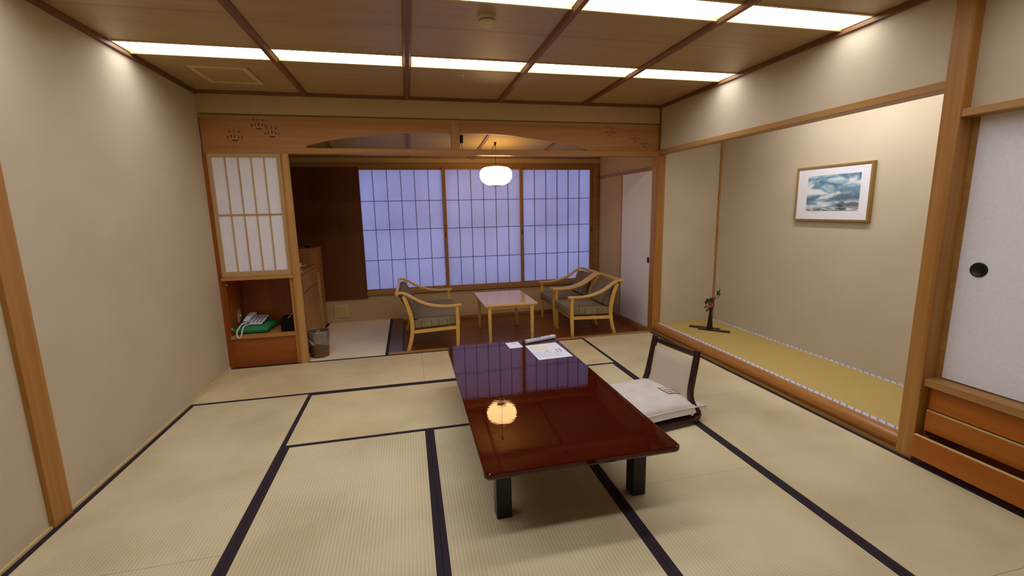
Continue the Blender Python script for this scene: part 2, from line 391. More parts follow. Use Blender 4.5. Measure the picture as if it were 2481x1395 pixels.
# ------------------------------------------------------------------ mesh helpers
class MB:
    """Collects shapes into one mesh."""
    def __init__(s):
        s.bm = bmesh.new(); s.smooth = False
    def box(s, x0, x1, y0, y1, z0, z1, bev=0.0, seg=2):
        b = s.bm if bev <= 0 else bmesh.new()
        vs = [b.verts.new(p) for p in ((x0, y0, z0), (x1, y0, z0), (x1, y1, z0), (x0, y1, z0), (x0, y0, z1), (x1, y0, z1), (x1, y1, z1), (x0, y1, z1))]
        for f in ((0, 3, 2, 1), (4, 5, 6, 7), (0, 1, 5, 4), (1, 2, 6, 5), (2, 3, 7, 6), (3, 0, 4, 7)):
            b.faces.new([vs[i] for i in f])
        if bev > 0:
            bmesh.ops.bevel(b, geom=b.edges[:], offset=bev, segments=seg, affect='EDGES', profile=0.5)
            s.merge(b)
        return s
    def merge(s, b):
        me = bpy.data.meshes.new('tmp'); b.to_mesh(me); b.free()
        s.bm.from_mesh(me); bpy.data.meshes.remove(me)
    def prism(s, pts, axis, a0, a1, bev=0.0):
        """pts: outline in the two other axes, in x,y,z order."""
        b = bmesh.new()
        def P(p, a):
            q = list(p); q.insert('xyz'.index(axis), a); return q
        lo = [b.verts.new(P(p, a0)) for p in pts]; hi = [b.verts.new(P(p, a1)) for p in pts]
        n = len(pts)
        b.faces.new(lo[::-1]); b.faces.new(hi)
        for i in range(n):
            b.faces.new((lo[i], lo[(i + 1) % n], hi[(i + 1) % n], hi[i]))
        bmesh.ops.recalc_face_normals(b, faces=b.faces[:])
        if bev > 0:
            bmesh.ops.bevel(b, geom=b.edges[:], offset=bev, segments=2, affect='EDGES')
        s.merge(b)
        return s
    def sweep(s, path, w, h, side, n=8, closed=False, square=False):
        """Tube along path; w(idx) half width along 'side', h(idx) half height along the third direction."""
        path = [Vector(p) for p in path]
        k = len(path); rings = []
        wf = w if callable(w) else (lambda i: w); hf = h if callable(h) else (lambda i: h)
        for i, p in enumerate(path):
            t = (path[min(i + 1, k - 1)] - path[max(i - 1, 0)]).normalized()
            sd = Vector(side); sd = (sd - t * sd.dot(t))
            sd = sd.normalized() if sd.length > 1e-5 else t.orthogonal().normalized()
            up = t.cross(sd)
            ring = []
            for j in range(n):
                a = 2 * PI * (j + 0.5) / n
                ca, sa = math.cos(a), math.sin(a)
                if square:
                    e = 0.4
                    ca = math.copysign(abs(ca) ** e, ca); sa = math.copysign(abs(sa) ** e, sa)
                ring.append(s.bm.verts.new(p + sd * ca * wf(i) + up * sa * hf(i)))
            rings.append(ring)
        for i in range(k - 1):
            for j in range(n):
                s.bm.faces.new((rings[i][j], rings[i][(j + 1) % n], rings[i + 1][(j + 1) % n], rings[i + 1][j]))
        s.bm.faces.new(rings[0][::-1]); s.bm.faces.new(rings[-1])
        return s
    def lathe(s, prof, cx, cy, n=32, cap=True):
        rings = []
        for r, z in prof:
            if r < 1e-6:
                rings.append([s.bm.verts.new((cx, cy, z))])
            else:
                rings.append([s.bm.verts.new((cx + r * math.cos(2 * PI * j / n), cy + r * math.sin(2 * PI * j / n), z)) for j in range(n)])
        for a, b in zip(rings, rings[1:]):
            for j in range(n):
                q = [a[j % len(a)], a[(j + 1) % len(a)], b[(j + 1) % len(b)], b[j % len(b)]]
                u = []
                for v in q:
                    if v not in u: u.append(v)
                if len(u) > 2: s.bm.faces.new(u)
        if cap:
            for r in (rings[0], rings[-1]):
                if len(r) > 2:
                    s.bm.faces.new(r)
        return s
    def quad(s, *p):
        s.bm.faces.new([s.bm.verts.new(q) for q in p]); return s
    def plate(s, pts, axis, a0, a1):
        return s.prism(pts, axis, a0, a1)
    def transform(s, mat):
        bmesh.ops.transform(s.bm, matrix=mat, verts=s.bm.verts[:]); return s
    def build(s, name, mat, parent=None, smooth=False, origin=None):
        bmesh.ops.recalc_face_normals(s.bm, faces=s.bm.faces[:])
        me = bpy.data.meshes.new(name)
        if origin is not None:
            bmesh.ops.translate(s.bm, vec=-Vector(origin), verts=s.bm.verts[:])
        s.bm.to_mesh(me); s.bm.free()
        if smooth:
            for p in me.polygons: p.use_smooth = True
            try: me.set_sharp_from_angle(angle=math.radians(38))
            except Exception: pass
        me.materials.append(MT[mat] if isinstance(mat, str) else mat)
        o = bpy.data.objects.new(name, me)
        if origin is not None: o.location = origin
        COL.objects.link(o)
        if parent is not None: o.parent = parent
        return o

def tag(o, label=None, cat=None, group=None, kind=None):
    if label: o['label'] = label
    if cat: o['category'] = cat
    if group: o['group'] = group
    if kind: o['kind'] = kind
    return o
def thing(name, label, cat, loc=(0, 0, 0), rz=0.0, group=None):
    o = bpy.data.objects.new(name, None); COL.objects.link(o)
    o.location = loc; o.rotation_euler = (0, 0, rz); o.empty_display_size = 0.1
    return tag(o, label, cat, group)
def struct(o, label, cat):
    return tag(o, label, cat, None, 'structure')
def copy_tree(o, parent=None):
    c = o.copy(); COL.objects.link(c)
    if parent is not None: c.parent = parent
    for ch in list(o.children): copy_tree(ch, c)
    return c
def smooth_path(pts, sub=6):
    """Catmull-Rom through the points."""
    P = [Vector(p) for p in pts]; P = [P[0] * 2 - P[1]] + P + [P[-1] * 2 - P[-2]]
    out = []
    for i in range(1, len(P) - 2):
        for k in range(sub):
            t = k / sub
            a, b_, c, d_ = P[i - 1], P[i], P[i + 1], P[i + 2]
            out.append(0.5 * ((2 * b_) + (c - a) * t + (2 * a - 5 * b_ + 4 * c - d_) * t * t + (3 * b_ - a - 3 * c + d_) * t ** 3))
    out.append(P[-2]); return out

# ------------------------------------------------------------------ room measures
ZC = 2.436; YP = 4.177; XR = 4.32; YB = 5.75; YR = -1.75; XV = 4.33; ZW = -0.05
BX = [0.0, 0.863, 1.735, 2.604, 3.467, XR]

# ---- floor: tatami mats with their cloth borders, veranda boards
floor = MB().box(-0.1, 5.4, YR, 4.185, -0.2, -0.05).box(-0.1, 1.55, 4.185, YB + .1, -0.2, -0.056).build('floor', 'floor_wood')
struct(floor, 'beige tatami mat floor with black cloth borders', 'floor')
def mat_(x0, x1, y0, y1, along, m=None, borders=(1, 1)):
    g = 0.0008
    o = MB().box(x0 + g, x1 - g, y0 + g, y1 - g, -0.05, 0.0).build('tatami_mat', m or ('tat_' + along), floor)
    w = 0.028
    for i, on in enumerate(borders):
        if not on: continue
        mb = MB()
        if along == 'y':
            a = x0 + g if i == 0 else x1 - g - w
            mb.box(a, a + w, y0 + g, y1 - g, -0.03, 0.0014)
        else:
            a = y0 + g if i == 0 else y1 - g - w
            mb.box(x0 + g, x1 - g, a, a + w, -0.03, 0.0014)
        mb.build('cloth_border', 'heri', o)
X0, X1, X2, X3, X4, X5 = 0.012, 0.869, 1.737, 2.603, 3.449, 4.305
Ya, Yb, Yc, Yd = 4.178, 3.333, 2.486, 1.607
for a in ((X0, X2, Yb, Ya, 'x'), (X2, X4, Yb, Ya, 'x'),
          (X0, X1, Yd, Yb, 'y'), (X1, X3, Yc, Yb, 'x'), (X3, X4, Yd, Yb, 'y'), (X4, X5, Yc, Ya, 'y'),
          (X1, X2, 0.76, Yc, 'y'), (X2, X3, 0.76, Yc, 'y'), (X4, X5, 0.76, Yc, 'y'),
          (X0, X1, -0.12, Yd, 'y'), (X3, X4, -0.12, Yd, 'y'),
          (X1, X2, -0.96, 0.76, 'y'), (X2, X3, -0.96, 0.76, 'y'), (X4, X5, -0.96, 0.76, 'y'),
          (X0, X1, YR, -0.12, 'y'), (X3, X4, YR, -0.12, 'y'),
          (X1, X3, YR, -0.96, 'x'), (X4, X5, YR, -0.96, 'y')):
    mat_(*a)
mat_(0.60, 1.412, 4.188, YB, 'y', 'tat_new')
MB().box(1.413, 1.55, 4.188, YB, -0.08, 0.0).build('border_board', 'border_wood', floor)
mb = MB()
for i in range(9):
    y0 = 4.19 + i * 0.1735
    mb.box(1.53, 4.6, y0, y0 + 0.1722, -0.08, ZW)
mb.build('veranda_boards', 'floor_wood', floor)

# ---- walls
struct(MB().box(-0.12, 0.0, YR, YP + .45, -0.1, ZC).build('wall_left', 'plaster'), 'plain beige plaster wall on the left', 'wall')
mb = MB()
mb.box(XR + .005, XR + .085, 1.45, YP + .05, 1.95, ZC)          # hanging wall above the alcove
mb.box(4.365, 4.47, YR, 1.45, 1.80, ZC)                          # above the closet doors
struct(mb.build('wall_right', 'plaster'), 'beige plaster wall above the alcove and the closet', 'wall')
struct(MB().box(5.08, 5.2, 1.36, 4.30, -0.1, 2.45).build('wall_alcove_back', 'plaster_alcove'), 'beige back wall of the alcove, washed from above, behind the painting', 'wall')
struct(MB().box(4.37, 5.2, 4.18, 4.30, -0.1, 2.45).build('wall_alcove_far', 'plaster_alcove'), 'narrow beige end wall of the alcove behind the vase', 'wall')
struct(MB().box(4.47, 5.2, 1.449, 1.53, -0.1, 2.45).build('wall_alcove_near', 'plaster_alcove'), 'near end wall of the alcove behind the big post', 'wall')
struct(MB().box(4.40, 5.2, 1.36, 4.3, 2.44, 2.5).build('ceiling_alcove', 'plaster_alcove'), 'ceiling of the alcove hidden above its rail', 'ceiling')
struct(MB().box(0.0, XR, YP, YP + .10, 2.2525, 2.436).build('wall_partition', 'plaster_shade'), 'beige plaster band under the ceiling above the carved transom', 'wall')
struct(MB().box(-0.1, 5.3, YR - .1, YR, -0.1, 2.5).build('wall_rear', 'plaster'), 'plain beige wall opposite the paper windows', 'wall')
struct(MB().box(-0.12, 0.0, YP + .45, YB + .1, -0.1, 2.5).build('wall_veranda_left', 'dark_panel'), 'dark end wall of the window room behind the minibar', 'wall')
mb = MB()
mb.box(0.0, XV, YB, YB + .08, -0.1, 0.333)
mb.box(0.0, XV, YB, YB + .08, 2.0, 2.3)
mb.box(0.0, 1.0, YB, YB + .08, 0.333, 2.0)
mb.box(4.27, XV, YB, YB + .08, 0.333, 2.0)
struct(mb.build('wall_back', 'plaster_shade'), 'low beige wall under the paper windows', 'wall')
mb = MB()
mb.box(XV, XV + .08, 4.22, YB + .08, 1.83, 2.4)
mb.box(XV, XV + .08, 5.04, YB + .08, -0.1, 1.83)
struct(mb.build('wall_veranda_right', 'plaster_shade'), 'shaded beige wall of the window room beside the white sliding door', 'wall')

# ---- main ceiling: boards with fine gaps, light troughs left open
mb = MB()
rows = [(YR, -1.3), (-1.3, -0.27), (-0.27, .83), (1.055, 1.41), (1.41, 1.925), (2.15, 2.53), (2.53, 3.025), (3.252, 3.68), (3.68, YP)]
for y0, y1 in rows:
    for a, b_ in zip(BX, BX[1:]):
        mb.box(a, b_, y0 + .0015, y1 - .0015, ZC, ZC + .012)
mb.box(XR, 4.47, YR, 1.45, ZC, ZC + .012)
ceil = mb.build('ceiling', 'ceiling_board')
struct(ceil, 'brown wooden board ceiling with light strips set into it', 'ceiling')
MB().box(-.1, 5.0, YR - .1, YP + .1, ZC + .10, ZC + .14).build('upper_deck', 'ceiling_board', ceil)
for k, x in enumerate(BX[1:-1]):
    mb = MB()
    prof = [(x - .026, ZC + .001), (x - .026, ZC - .008), (x - .014, ZC - .024), (x + .014, ZC - .024), (x + .026, ZC - .008), (x + .026, ZC + .001)]
    mb.prism(prof, 'y', YR, YP)
    struct(mb.build('trim_%d' % (k + 1), 'beam_dark'), ['leftmost', 'second from left', 'third from left', 'rightmost'][k] + ' of the four brown battens running along the ceiling', 'batten')
mb = MB()
mb.box(0, 0.022, YR, YP, ZC - .032, ZC); mb.box(XR - .018, XR + .004, 1.53, YP, ZC - .032, ZC)
mb.box(4.345, 4.365, YR, 1.45, ZC - .032, ZC)
struct(mb.build('trim_5', 'beam_dark'), 'dark wooden edging between the side walls and the ceiling', 'edging')
struct(MB().box(0.022, XR - .018, YP - .022, YP, ZC - .028, ZC).build('trim_6', 'beam_dark_x'), 'dark wooden edging between plaster band and ceiling', 'edging')

# ---- veranda ceiling, sloping down to the windows
def vz(y): return 2.095 + .077 * (YB - y)
mb = MB()
mb.prism([(4.18, vz(4.18)), (YB + .08, vz(YB + .08)), (YB + .08, vz(YB + .08) + .05), (4.18, vz(4.18) + .05)], 'x', -0.1, 4.5)
vc = mb.build('ceiling_veranda', 'ceiling_veranda')
struct(vc, 'pale sloping ceiling of the window room seen under the arch', 'ceiling')
for x in (0.885, 1.735, 2.565, 3.40):
    MB().prism([(4.28, vz(4.28) + .002), (YB, vz(YB) + .002), (YB, vz(YB) - .014), (4.28, vz(4.28) - .014)], 'x', x - .017, x + .017).build('ceiling_batten', 'beam_dark', vc)
MB().box(0, XV, YB - .03, YB, 2.065, 2.10).build('edge_strip', 'window_wood_x', vc)

# ---- partition: lintel, carved transom with an arch, strut, posts
LB, LT = 1.925, 1.977
lint = MB().box(0.012, 4.33, YP - .004, YP + .085, LB, LT, .004).build('trim_7', 'rail_x')
struct(lint, 'long wooden lintel under the carved transom', 'lintel')
arch = [(0.835, 1.995), (1.025, 2.043), (1.273, 2.080), (1.48, 2.103), (1.692, 2.118), (1.9, 2.124), (2.166, 2.126), (2.479, 2.125), (2.663, 2.117), (2.905, 2.092), (3.141, 2.061), (3.328, 2.026), (3.50, 1.985)]
def motif(cx, cz, s, full=True):
    """openwork flower: pointed petals over a curved leaf"""
    holes = []
    def petal(x, z, w, h, a):
        pts = []
        for k in range(8):
            t = 2 * PI * k / 8
            px, pz = w * math.sin(t) * (1 - .35 * math.cos(t)), h * math.cos(t)
            pts.append((x + px * math.cos(a) - pz * math.sin(a), z + px * math.sin(a) + pz * math.cos(a)))
        holes.append(pts)
    for i, (dx, dz, w, h, a) in enumerate([(-.052, -.006, .007, .014, .25), (-.027, .0, .007, .016, .15), (0, .002, .007, .018, 0), (.027, -.001, .007, .016, -.15), (.052, -.008, .007, .014, -.25),
                              (-.034, .038, .009, .009, .6), (0, .045, .006, .016, 0), (.034, .036, .008, .009, -.6), (.0, .024, .004, .004, 0)]):
        petal(cx + dx * s, cz + dz * s, w * s * .72, h * s * .8, a)
    c = []
    for k in range(7):
        t = -0.6 + 1.2 * k / 6
        c.append((cx + .03 * s * math.sin(t) * 1.3, cz - .026 * s - .012 * s * math.cos(t)))
    for k in range(7):
        t = 0.6 - 1.2 * k / 6
        c.append((cx + .03 * s * math.sin(t) * 1.3, cz - .026 * s - .006 * s * math.cos(t) + .004 * s))
    holes.append(c)
    return holes
def board(name, outline, holes, y0, th, mat, parent):
    """flat board with openwork, triangulated between the outline and the holes"""
    from mathutils.geometry import delaunay_2d_cdt
    pts = []; edges = []
    for loop in [outline] + holes:
        k = len(pts); n_ = len(loop)
        pts += [Vector(p) for p in loop]
        edges += [(k + i, k + (i + 1) % n_) for i in range(n_)]
    vs_, _, fs_ = delaunay_2d_cdt(pts, edges, [], 0, 1e-5)[:3]
    def inside(p, loop):
        c = False; j = len(loop) - 1
        for i in range(len(loop)):
            (xi, zi), (xj, zj) = loop[i], loop[j]
            if (zi > p[1]) != (zj > p[1]) and p[0] < (xj - xi) * (p[1] - zi) / (zj - zi) + xi: c = not c
            j = i
        return c
    keep = []
    for f in fs_:
        c = sum((vs_[i] for i in f), Vector((0, 0))) / len(f)
        if inside(c, outline) and not any(inside(c, h_) for h_ in holes): keep.append(f)
    mb = MB()
    F_ = [mb.bm.verts.new((p.x, y0, p.y)) for p in vs_]; B_ = [mb.bm.verts.new((p.x, y0 + th, p.y)) for p in vs_]
    cnt = {}
    for f in keep:
        mb.bm.faces.new([F_[i] for i in f]); mb.bm.faces.new([B_[i] for i in reversed(f)])
        for i in range(len(f)):
            e = (f[i], f[(i + 1) % len(f)]); cnt[e] = 1
    for (i, j) in cnt:
        if (j, i) not in cnt: mb.bm.faces.new((F_[i], F_[j], B_[j], B_[i]))
    bmesh.ops.delete(mb.bm, geom=[v for v in mb.bm.verts if not v.link_faces], context='VERTS')
    return mb.build(name, mat, parent)
ranma = thing('trim_23', 'carved wooden transom with a shallow arch and openwork flowers', 'transom')
ranma['kind'] = 'structure'
outl = [(0.012, LT), (0.835, LT)] + [p for p in arch if p[0] < 2.11] + [(2.128, 2.126), (2.128, 2.254), (0.012, 2.254)]
hl = motif(0.268, 2.068, 1.05) + motif(0.466, 2.168, 1.05) + motif(0.566, 2.102, 1.05)
board('transom_board', outl, hl, 4.181, .03, 'board_x', ranma)
outr = [(2.204, 2.126)] + [p for p in arch if p[0] > 2.2] + [(3.50, LT), (4.322, LT), (4.322, 2.254), (2.204, 2.254)]
hr = motif(3.748, 2.165, 1.0) + motif(4.035, 2.105, .95) + motif(4.145, 2.055, .95)
board('transom_board', outr, hr, 4.181, .03, 'board_x', ranma)
MB().box(2.125, 2.207, 4.1755, 4.235, LT, 2.256, .003).build('strut', 'strut', ranma)
struct(MB().box(4.298, 4.395, 4.168, 4.275, -0.05, 1.945, .005).build('trim_8', 'post'), 'square wooden post at the far end of the alcove', 'post')
struct(MB().box(0.0, 0.03, YP - .01, YP + .06, 0.0, LB).build('trim_9', 'cab_side'), 'thin upright wooden strip in the left wall corner', 'post')
struct(MB().box(XR - .012, XR + .012, YP - .012, YP, 1.98, ZC - .03).build('trim_10', 'beam_dark'), 'thin dark upright strip in the far right ceiling corner', 'strip')
struct(MB().box(0.02, XR, YP - .0025, YP + .004, 2.242, 2.2535).build('trim_22', 'beam_dark_x'), 'thin dark strip painted as the shadow line between plaster band and carved transom', 'strip')  # dark wood colour stands in for the shadow line under the band
# log pillar: slightly bowed round post
mb = MB()
mb.sweep([(0.640, 4.188, -0.02), (0.640, 4.188, .5), (0.643, 4.188, 1.2), (0.646, 4.188, LB)], lambda i: [.044, .042, .037, .033][i], lambda i: [.044, .042, .037, .033][i], (1, 0, 0), 24)
struct(mb.build('trim_11', 'pillar', None, True), 'pale rounded log pillar beside the phone niche', 'pillar')
# left wall post
struct(MB().box(-0.03, 0.022, 1.985, 2.10, 0.0, ZC - .03, .003).build('trim_12', 'post'), 'square wooden post set in the left wall', 'post')
# sill between tatami and window room
struct(MB().box(1.412, 4.30, 4.187, 4.256, -0.06, 0.001, .002).build('trim_13', 'rail_x'), 'flat wooden sill between tatami and window room', 'sill')
struct(MB().box(0.0, 0.013, YR, YP, -0.01, 0.014).build('baseboard_left', 'light_wood'), 'thin wooden strip along the foot of the left wall', 'baseboard')
struct(MB().box(1.55, XV, YB - .018, YB, ZW, ZW + .03).build('baseboard_back', 'window_wood_x'), 'thin wooden baseboard under the low window wall', 'baseboard')

# ---- alcove: rail, big post, front beam, mat
struct(MB().box(XR - .012, XR + .095, 1.53, 4.175, 1.944, 1.987, .003).build('trim_14', 'rail_y'), 'long wooden rail across the top of the alcove', 'rail')
struct(MB().box(4.302, 4.402, 1.447, 1.531, 0.0, ZC, .005).build('trim_15', 'post'), 'large square wooden post between alcove and closet', 'post')
struct(MB().box(5.062, 5.08, 4.162, 4.18, .1, 2.43).build('trim_16', 'rail_y'), 'thin upright wooden strip in the far alcove corner', 'strip')
mb = MB()
pr = [(4.362, .018), (4.325, .018)] + [(4.345 - .043 * math.cos(a), .064 + .041 * math.sin(a)) for a in [(-.75 + 1.9 * k / 10) * 1.0 for k in range(11)]] + [(4.362, .102)]
mb.prism(pr, 'y', 1.531, 4.168)
struct(mb.build('trim_17', 'kamachi', None, True), 'rounded polished front beam along the alcove floor edge', 'beam')
struct(MB().box(4.307, 4.40, 1.53, 4.168, -0.01, .018).build('trim_18', 'rail_y'), 'thin pale strip under the rounded alcove beam', 'strip')
struct(MB().box(4.368, 5.1, 1.53, 4.2, -0.08, .094).build('floor_alcove', 'cab'), 'raised wooden base of the alcove under its mat', 'floor')
goza = thing('alcove_mat', 'golden yellow mat with white patterned edging covering the alcove floor', 'mat', (4.40, 2.8, .094))
def edging(x0):
    o = MB().box(-.017, .017, -1.268, 1.37, 0, .0115).build('patterned_edging', 'edging', goza)
    o.location = (x0 - 4.40, 0, 0); return o
MB().box(4.39, 5.058, 1.532, 4.178, .094, .1045).build('rush_surface', 'goza', goza, origin=(4.40, 2.8, .094)).location = (0, 0, 0)
edging(4.381); edging(5.060)

# ---- closet: sliding door over three drawers
d2 = thing('door_2', 'white paper sliding closet door with round black pull, above the drawers', 'door', (4.40, 1.0, .47)); d2['kind'] = 'structure'
MB().box(4.402, 4.425, 0.55, 1.425, .475, 1.80).build('panel', 'white_door', d2, origin=(4.40, 1.0, .47)).location = (0, 0, 0)
MB().box(4.395, 4.43, 1.423, 1.449, .468, 1.80).build('stile', 'rail_y', d2, origin=(4.40, 1.0, .47)).location = (0, 0, 0)
mb = MB(); mb.lathe([(0.0, .001), (.027, .001), (.031, .004), (.036, .003), (.037, -.002)], 0, 0, 28); mb.transform(Matrix.Rotation(-PI / 2, 4, 'Y'))
o = mb.build('pull', 'black_metal', d2, True); o.location = (.001, .337, .592)
d3 = thing('door_3', 'further white closet door panel beyond the frame edge', 'door', (4.43, 0.1, .47)); d3['kind'] = 'structure'
MB().box(4.43, 4.45, -0.4, 0.6, .475, 1.80).build('panel', 'white_door', d3, origin=(4.43, .1, .47)).location = (0, 0, 0)
struct(MB().box(4.308, 4.44, YR, 1.447, 1.797, 1.834, .003).build('trim_19', 'rail_y'), 'wooden lintel over the closet doors', 'lintel')
mb = MB(); mb.box(4.40, 5.0, YR, -0.41, 0, 1.8); mb.box(4.92, 5.0, -0.4, 1.36, -.05, 1.8)
struct(mb.build('wall_closet', 'plaster'), 'closet wall hidden behind the doors', 'wall')
ch = thing('drawer_chest', 'low wooden chest of three wide drawers under the closet door, bottom drawer ajar', 'drawers', (4.35, 0.6, 0))
def at(o): o.location = (0, 0, 0); return o
OC = (4.35, 0.6, 0)
at(MB().box(4.318, 4.46, -0.4, 1.447, .428, .468, .003).build('top_board', 'rail_y', ch, origin=OC))
at(MB().box(4.36, 4.90, -0.4, 1.447, .02, .032).box(4.36, 4.90, 1.43, 1.444, .0, .43).box(4.36, 4.9, -.4, -.385, 0, .43).box(4.88, 4.9, -.4, 1.447, 0, .43).box(4.345, 4.36, -.4, 1.43, 0, .02).build('carcass', 'cab_side', ch, origin=OC))
for i, (x, z0, z1) in enumerate(((4.352, .300, .422), (4.338, .180, .292), (4.274, .038, .163))):
    dr = at(MB().box(x, x + .018, -0.38, 1.43, z0, z1, .002).build('drawer', 'drawer', ch, origin=OC))
    mb = MB().box(x - .001 if i == 2 else x + .0, x + .017, -0.38, 1.43, z1, z1 + .003)
    at(mb.build('top_edge', 'drawer_edge', dr, origin=OC))
    if i == 2:
        mb = MB(); w = x + .018
        mb.box(w, w + .50, 1.405, 1.417, z0 + .01, z1 - .012); mb.box(w, w + .50, -.365, -.353, z0 + .01, z1 - .012)
        mb.box(w, w + .50, -.365, 1.417, z0, z0 + .01); mb.box(w + .49, w + .50, -.365, 1.417, z0, z1 - .012)
        at(mb.build('drawer_box', 'cab_side', dr, origin=OC))
struct(MB().box(4.306, 4.345, YR, 1.447, -0.03, .004).build('baseboard_right', 'border_wood'), 'dark wooden strip on the floor before the drawers', 'baseboard')

# ---- paper windows
def shoji_window(idx, x0, x1, px0, px1, y, label, left_stile=True):
    w = thing('window_%d' % idx, label, 'paper window', ((x0 + x1) / 2, y, .333)); w['kind'] = 'structure'
    O = ((x0 + x1) / 2, y, .333)
    mb = MB()
    z0, z1 = .36, 1.965; pz0, pz1 = .402, 1.928
    mb.box(x0, px0, y, y + .03, z0, z1); mb.box(px1, x1, y, y + .03, z0, z1)
    mb.box(px0, px1, y, y + .03, z0, pz0); mb.box(px0, px1, y, y + .03, pz1, z1)
    at(mb.build('sash', 'window_wood', w, origin=O))
    at(MB().box(px0, px1, y + .016, y + .0175, pz0, pz1).build('paper', 'shoji_paper', w, origin=O))
    mb = MB()
    for k in range(1, 6):
        x = px0 + (px1 - px0) * k / 6
        mb.box(x - .0034, x + .0034, y + .004, y + .0155, pz0, pz1)
    for z in (.782, 1.174, 1.538):
        mb.box(px0, px1, y + .006, y + .0155, z - .0034, z + .0034)
    at(mb.build('lattice', 'muntin', w, origin=O))
    return w, O
w, O = shoji_window(1, 1.07, 2.18, 1.10, 2.14, YB + .035, 'left paper window panel beside the dark wooden wall panel')
w, O = shoji_window(2, 2.14, 3.225, 2.183, 3.183, YB + .002, 'middle paper window panel behind the glowing lantern')
mbp = lambda x, y: MB().box(x - .006, x + .006, y - .001, y + .004, 1.06, 1.125)
at(mbp(2.158, YB + .002).build('finger_pull', 'black_metal', w, origin=O)); at(mbp(3.207, YB + .002).build('finger_pull', 'black_metal', w, origin=O))
w, O = shoji_window(3, 3.18, 4.262, 3.234, 4.210, YB + .035, 'right paper window panel behind the two armchairs')
at(mbp(4.24, YB + .035).build('finger_pull', 'black_metal', w, origin=O))
mb = MB()
mb.box(1.112, 4.30, YB - .03, YB + .09, .333, .385, .003); mb.box(0.0, 4.30, YB - .022, YB + .09, 1.955, 2.003, .003)
mb.box(4.258, 4.312, YB - .03, YB + .09, .34, 2.0, .003)
struct(mb.build('trim_20', 'window_wood_x'), 'wooden frame around the three paper windows', 'window frame')
struct(MB().box(0.0, 1.118, YB - .024, YB + .001, .298, 1.957).build('wall_panel', 'dark_panel'), 'dark wooden wall panel left of the paper windows', 'wall panel')
v = thing('wall_vent', 'small square cream vent cover low on the wall beside the tatami', 'vent', (.777, YB, .152))
MB().box(-.086, .086, -.014, 0, -.084, .084, .003).build('frame', 'cream_plastic', v)
MB().box(-.064, .064, -.02, -.012, -.062, .062, .004).build('cover', 'beige_plastic', v)

# ---- white sliding door on the right of the window room
d1 = thing('door_1', 'white sliding door with black pull beside the armchairs', 'door', (XV, 4.68, .02)); d1['kind'] = 'structure'
MB().box(.004, .03, -.41, .36, .0, 1.778).build('panel', 'white_door', d1)
mb = MB(); mb.lathe([(0, .001), (.018, .001), (.021, .004), (.024, .003), (.025, -.002)], 0, 0, 24); mb.transform(Matrix.Rotation(-PI / 2, 4, 'Y') @ Matrix.Diagonal((1.45, 1, 1, 1)))
mb.build('pull', 'black_metal', d1, True).location = (.003, -.32, .78)
mb = MB(); mb.box(XV - .012, XV + .06, 4.27, YB, 1.795, 1.83); mb.box(XV - .03, XV + .06, 4.27, YB, ZW, .02)
mb.box(XV - .004, XV + .06, 4.22, 4.27, ZW, 1.83); mb.box(XV - .003, XV + .02, 5.038, 5.056, .02, 1.795)
struct(mb.build('trim_21', 'window_wood'), 'wooden track, lintel and jamb around the white sliding door', 'door frame')

# ------------------------------------------------------------------ ceiling fittings
cl = thing('ceiling_light', 'x', 'ceiling light', (0, 0, ZC), group='light strips in the ceiling')
W = .806
MB().box(-W / 2, W / 2, -.097, .097, .030, .036).build('diffuser', 'diffuser', cl)
mb = MB(); mb.box(-W / 2 - .004, W / 2 + .004, .097, .113, -.012, .036); mb.box(-W / 2 - .004, W / 2 + .004, -.112, -.097, -.006, .036)
mb.box(-W / 2 - .006, -W / 2, -.11, .112, -.006, .036); mb.box(W / 2, W / 2 + .006, -.11, .112, -.006, .036)
mb.build('frame', 'light_wood_x', cl)
lab = {0.943: ['at the left wall', 'second from the left wall', 'third from the left wall', 'fourth from the left wall', 'last, by the closet wall,'], 3.139: ['first from the left wall', 'second from the left wall', 'third from the left wall', 'fourth from the left wall', 'last, by the alcove wall,'],
       2.038: ['at the left wall', 'second from the left wall', 'third from the left wall', 'fourth from the left wall', 'last, by the alcove wall,']}
first = True
for yy in (3.139, 2.038, 0.943):  # last row is added out of view to brighten the near floor
    for k in range(5):
        o = cl if first else copy_tree(cl); first = False
        o.location = ((BX[k] + BX[k + 1]) / 2, yy, ZC)
        o['label'] = 'lit ceiling panel, ' + lab[yy][k] + (' in the far row' if yy > 3 else ' in the near row' if yy > 2 else ' in the added, unseen third row')
sd = thing('smoke_detector', 'round cream smoke detector on the ceiling between the two light rows', 'smoke detector', (2.162, 2.335, ZC))
mb = MB(); mb.lathe([(.05, 0), (.05, -.012), (.046, -.018), (.034, -.02), (.034, -.026)], 0, 0, 28); mb.build('base', 'cream_plastic', sd, True)
mb = MB(); mb.lathe([(.036, -.024), (.05, -.028), (.048, -.036), (.036, -.044), (.018, -.05), (0, -.051)], 0, 0, 28); mb.build('sensor', 'cream_plastic', sd, True)
sk = thing('sprinkler', 'tiny metal sprinkler on the ceiling beyond the far light row', 'sprinkler', (2.150, 3.437, ZC))
mb = MB(); mb.lathe([(.028, 0), (.026, -.004), (.016, -.006)], 0, 0, 20); mb.build('rose', 'cream_plastic', sk, True)
mb = MB(); mb.lathe([(.006, -.004), (.006, -.016), (.014, -.018), (.014, -.020), (0, -.022)], 0, 0, 14); mb.build('nozzle', 'steel', sk, True)
cv = thing('ceiling_vent', 'square wooden air vent in the left part of the ceiling', 'vent', (.43, 3.675, ZC))
mb = MB(); mb.box(-.19, .19, -.215, -.185, -.014, 0, .002); mb.box(-.19, -.155, -.185, .185, -.014, 0, .002); mb.box(.155, .19, -.185, .185, -.014, 0, .002); mb.box(-.19, .19, .185, .215, -.010, 0, .002)
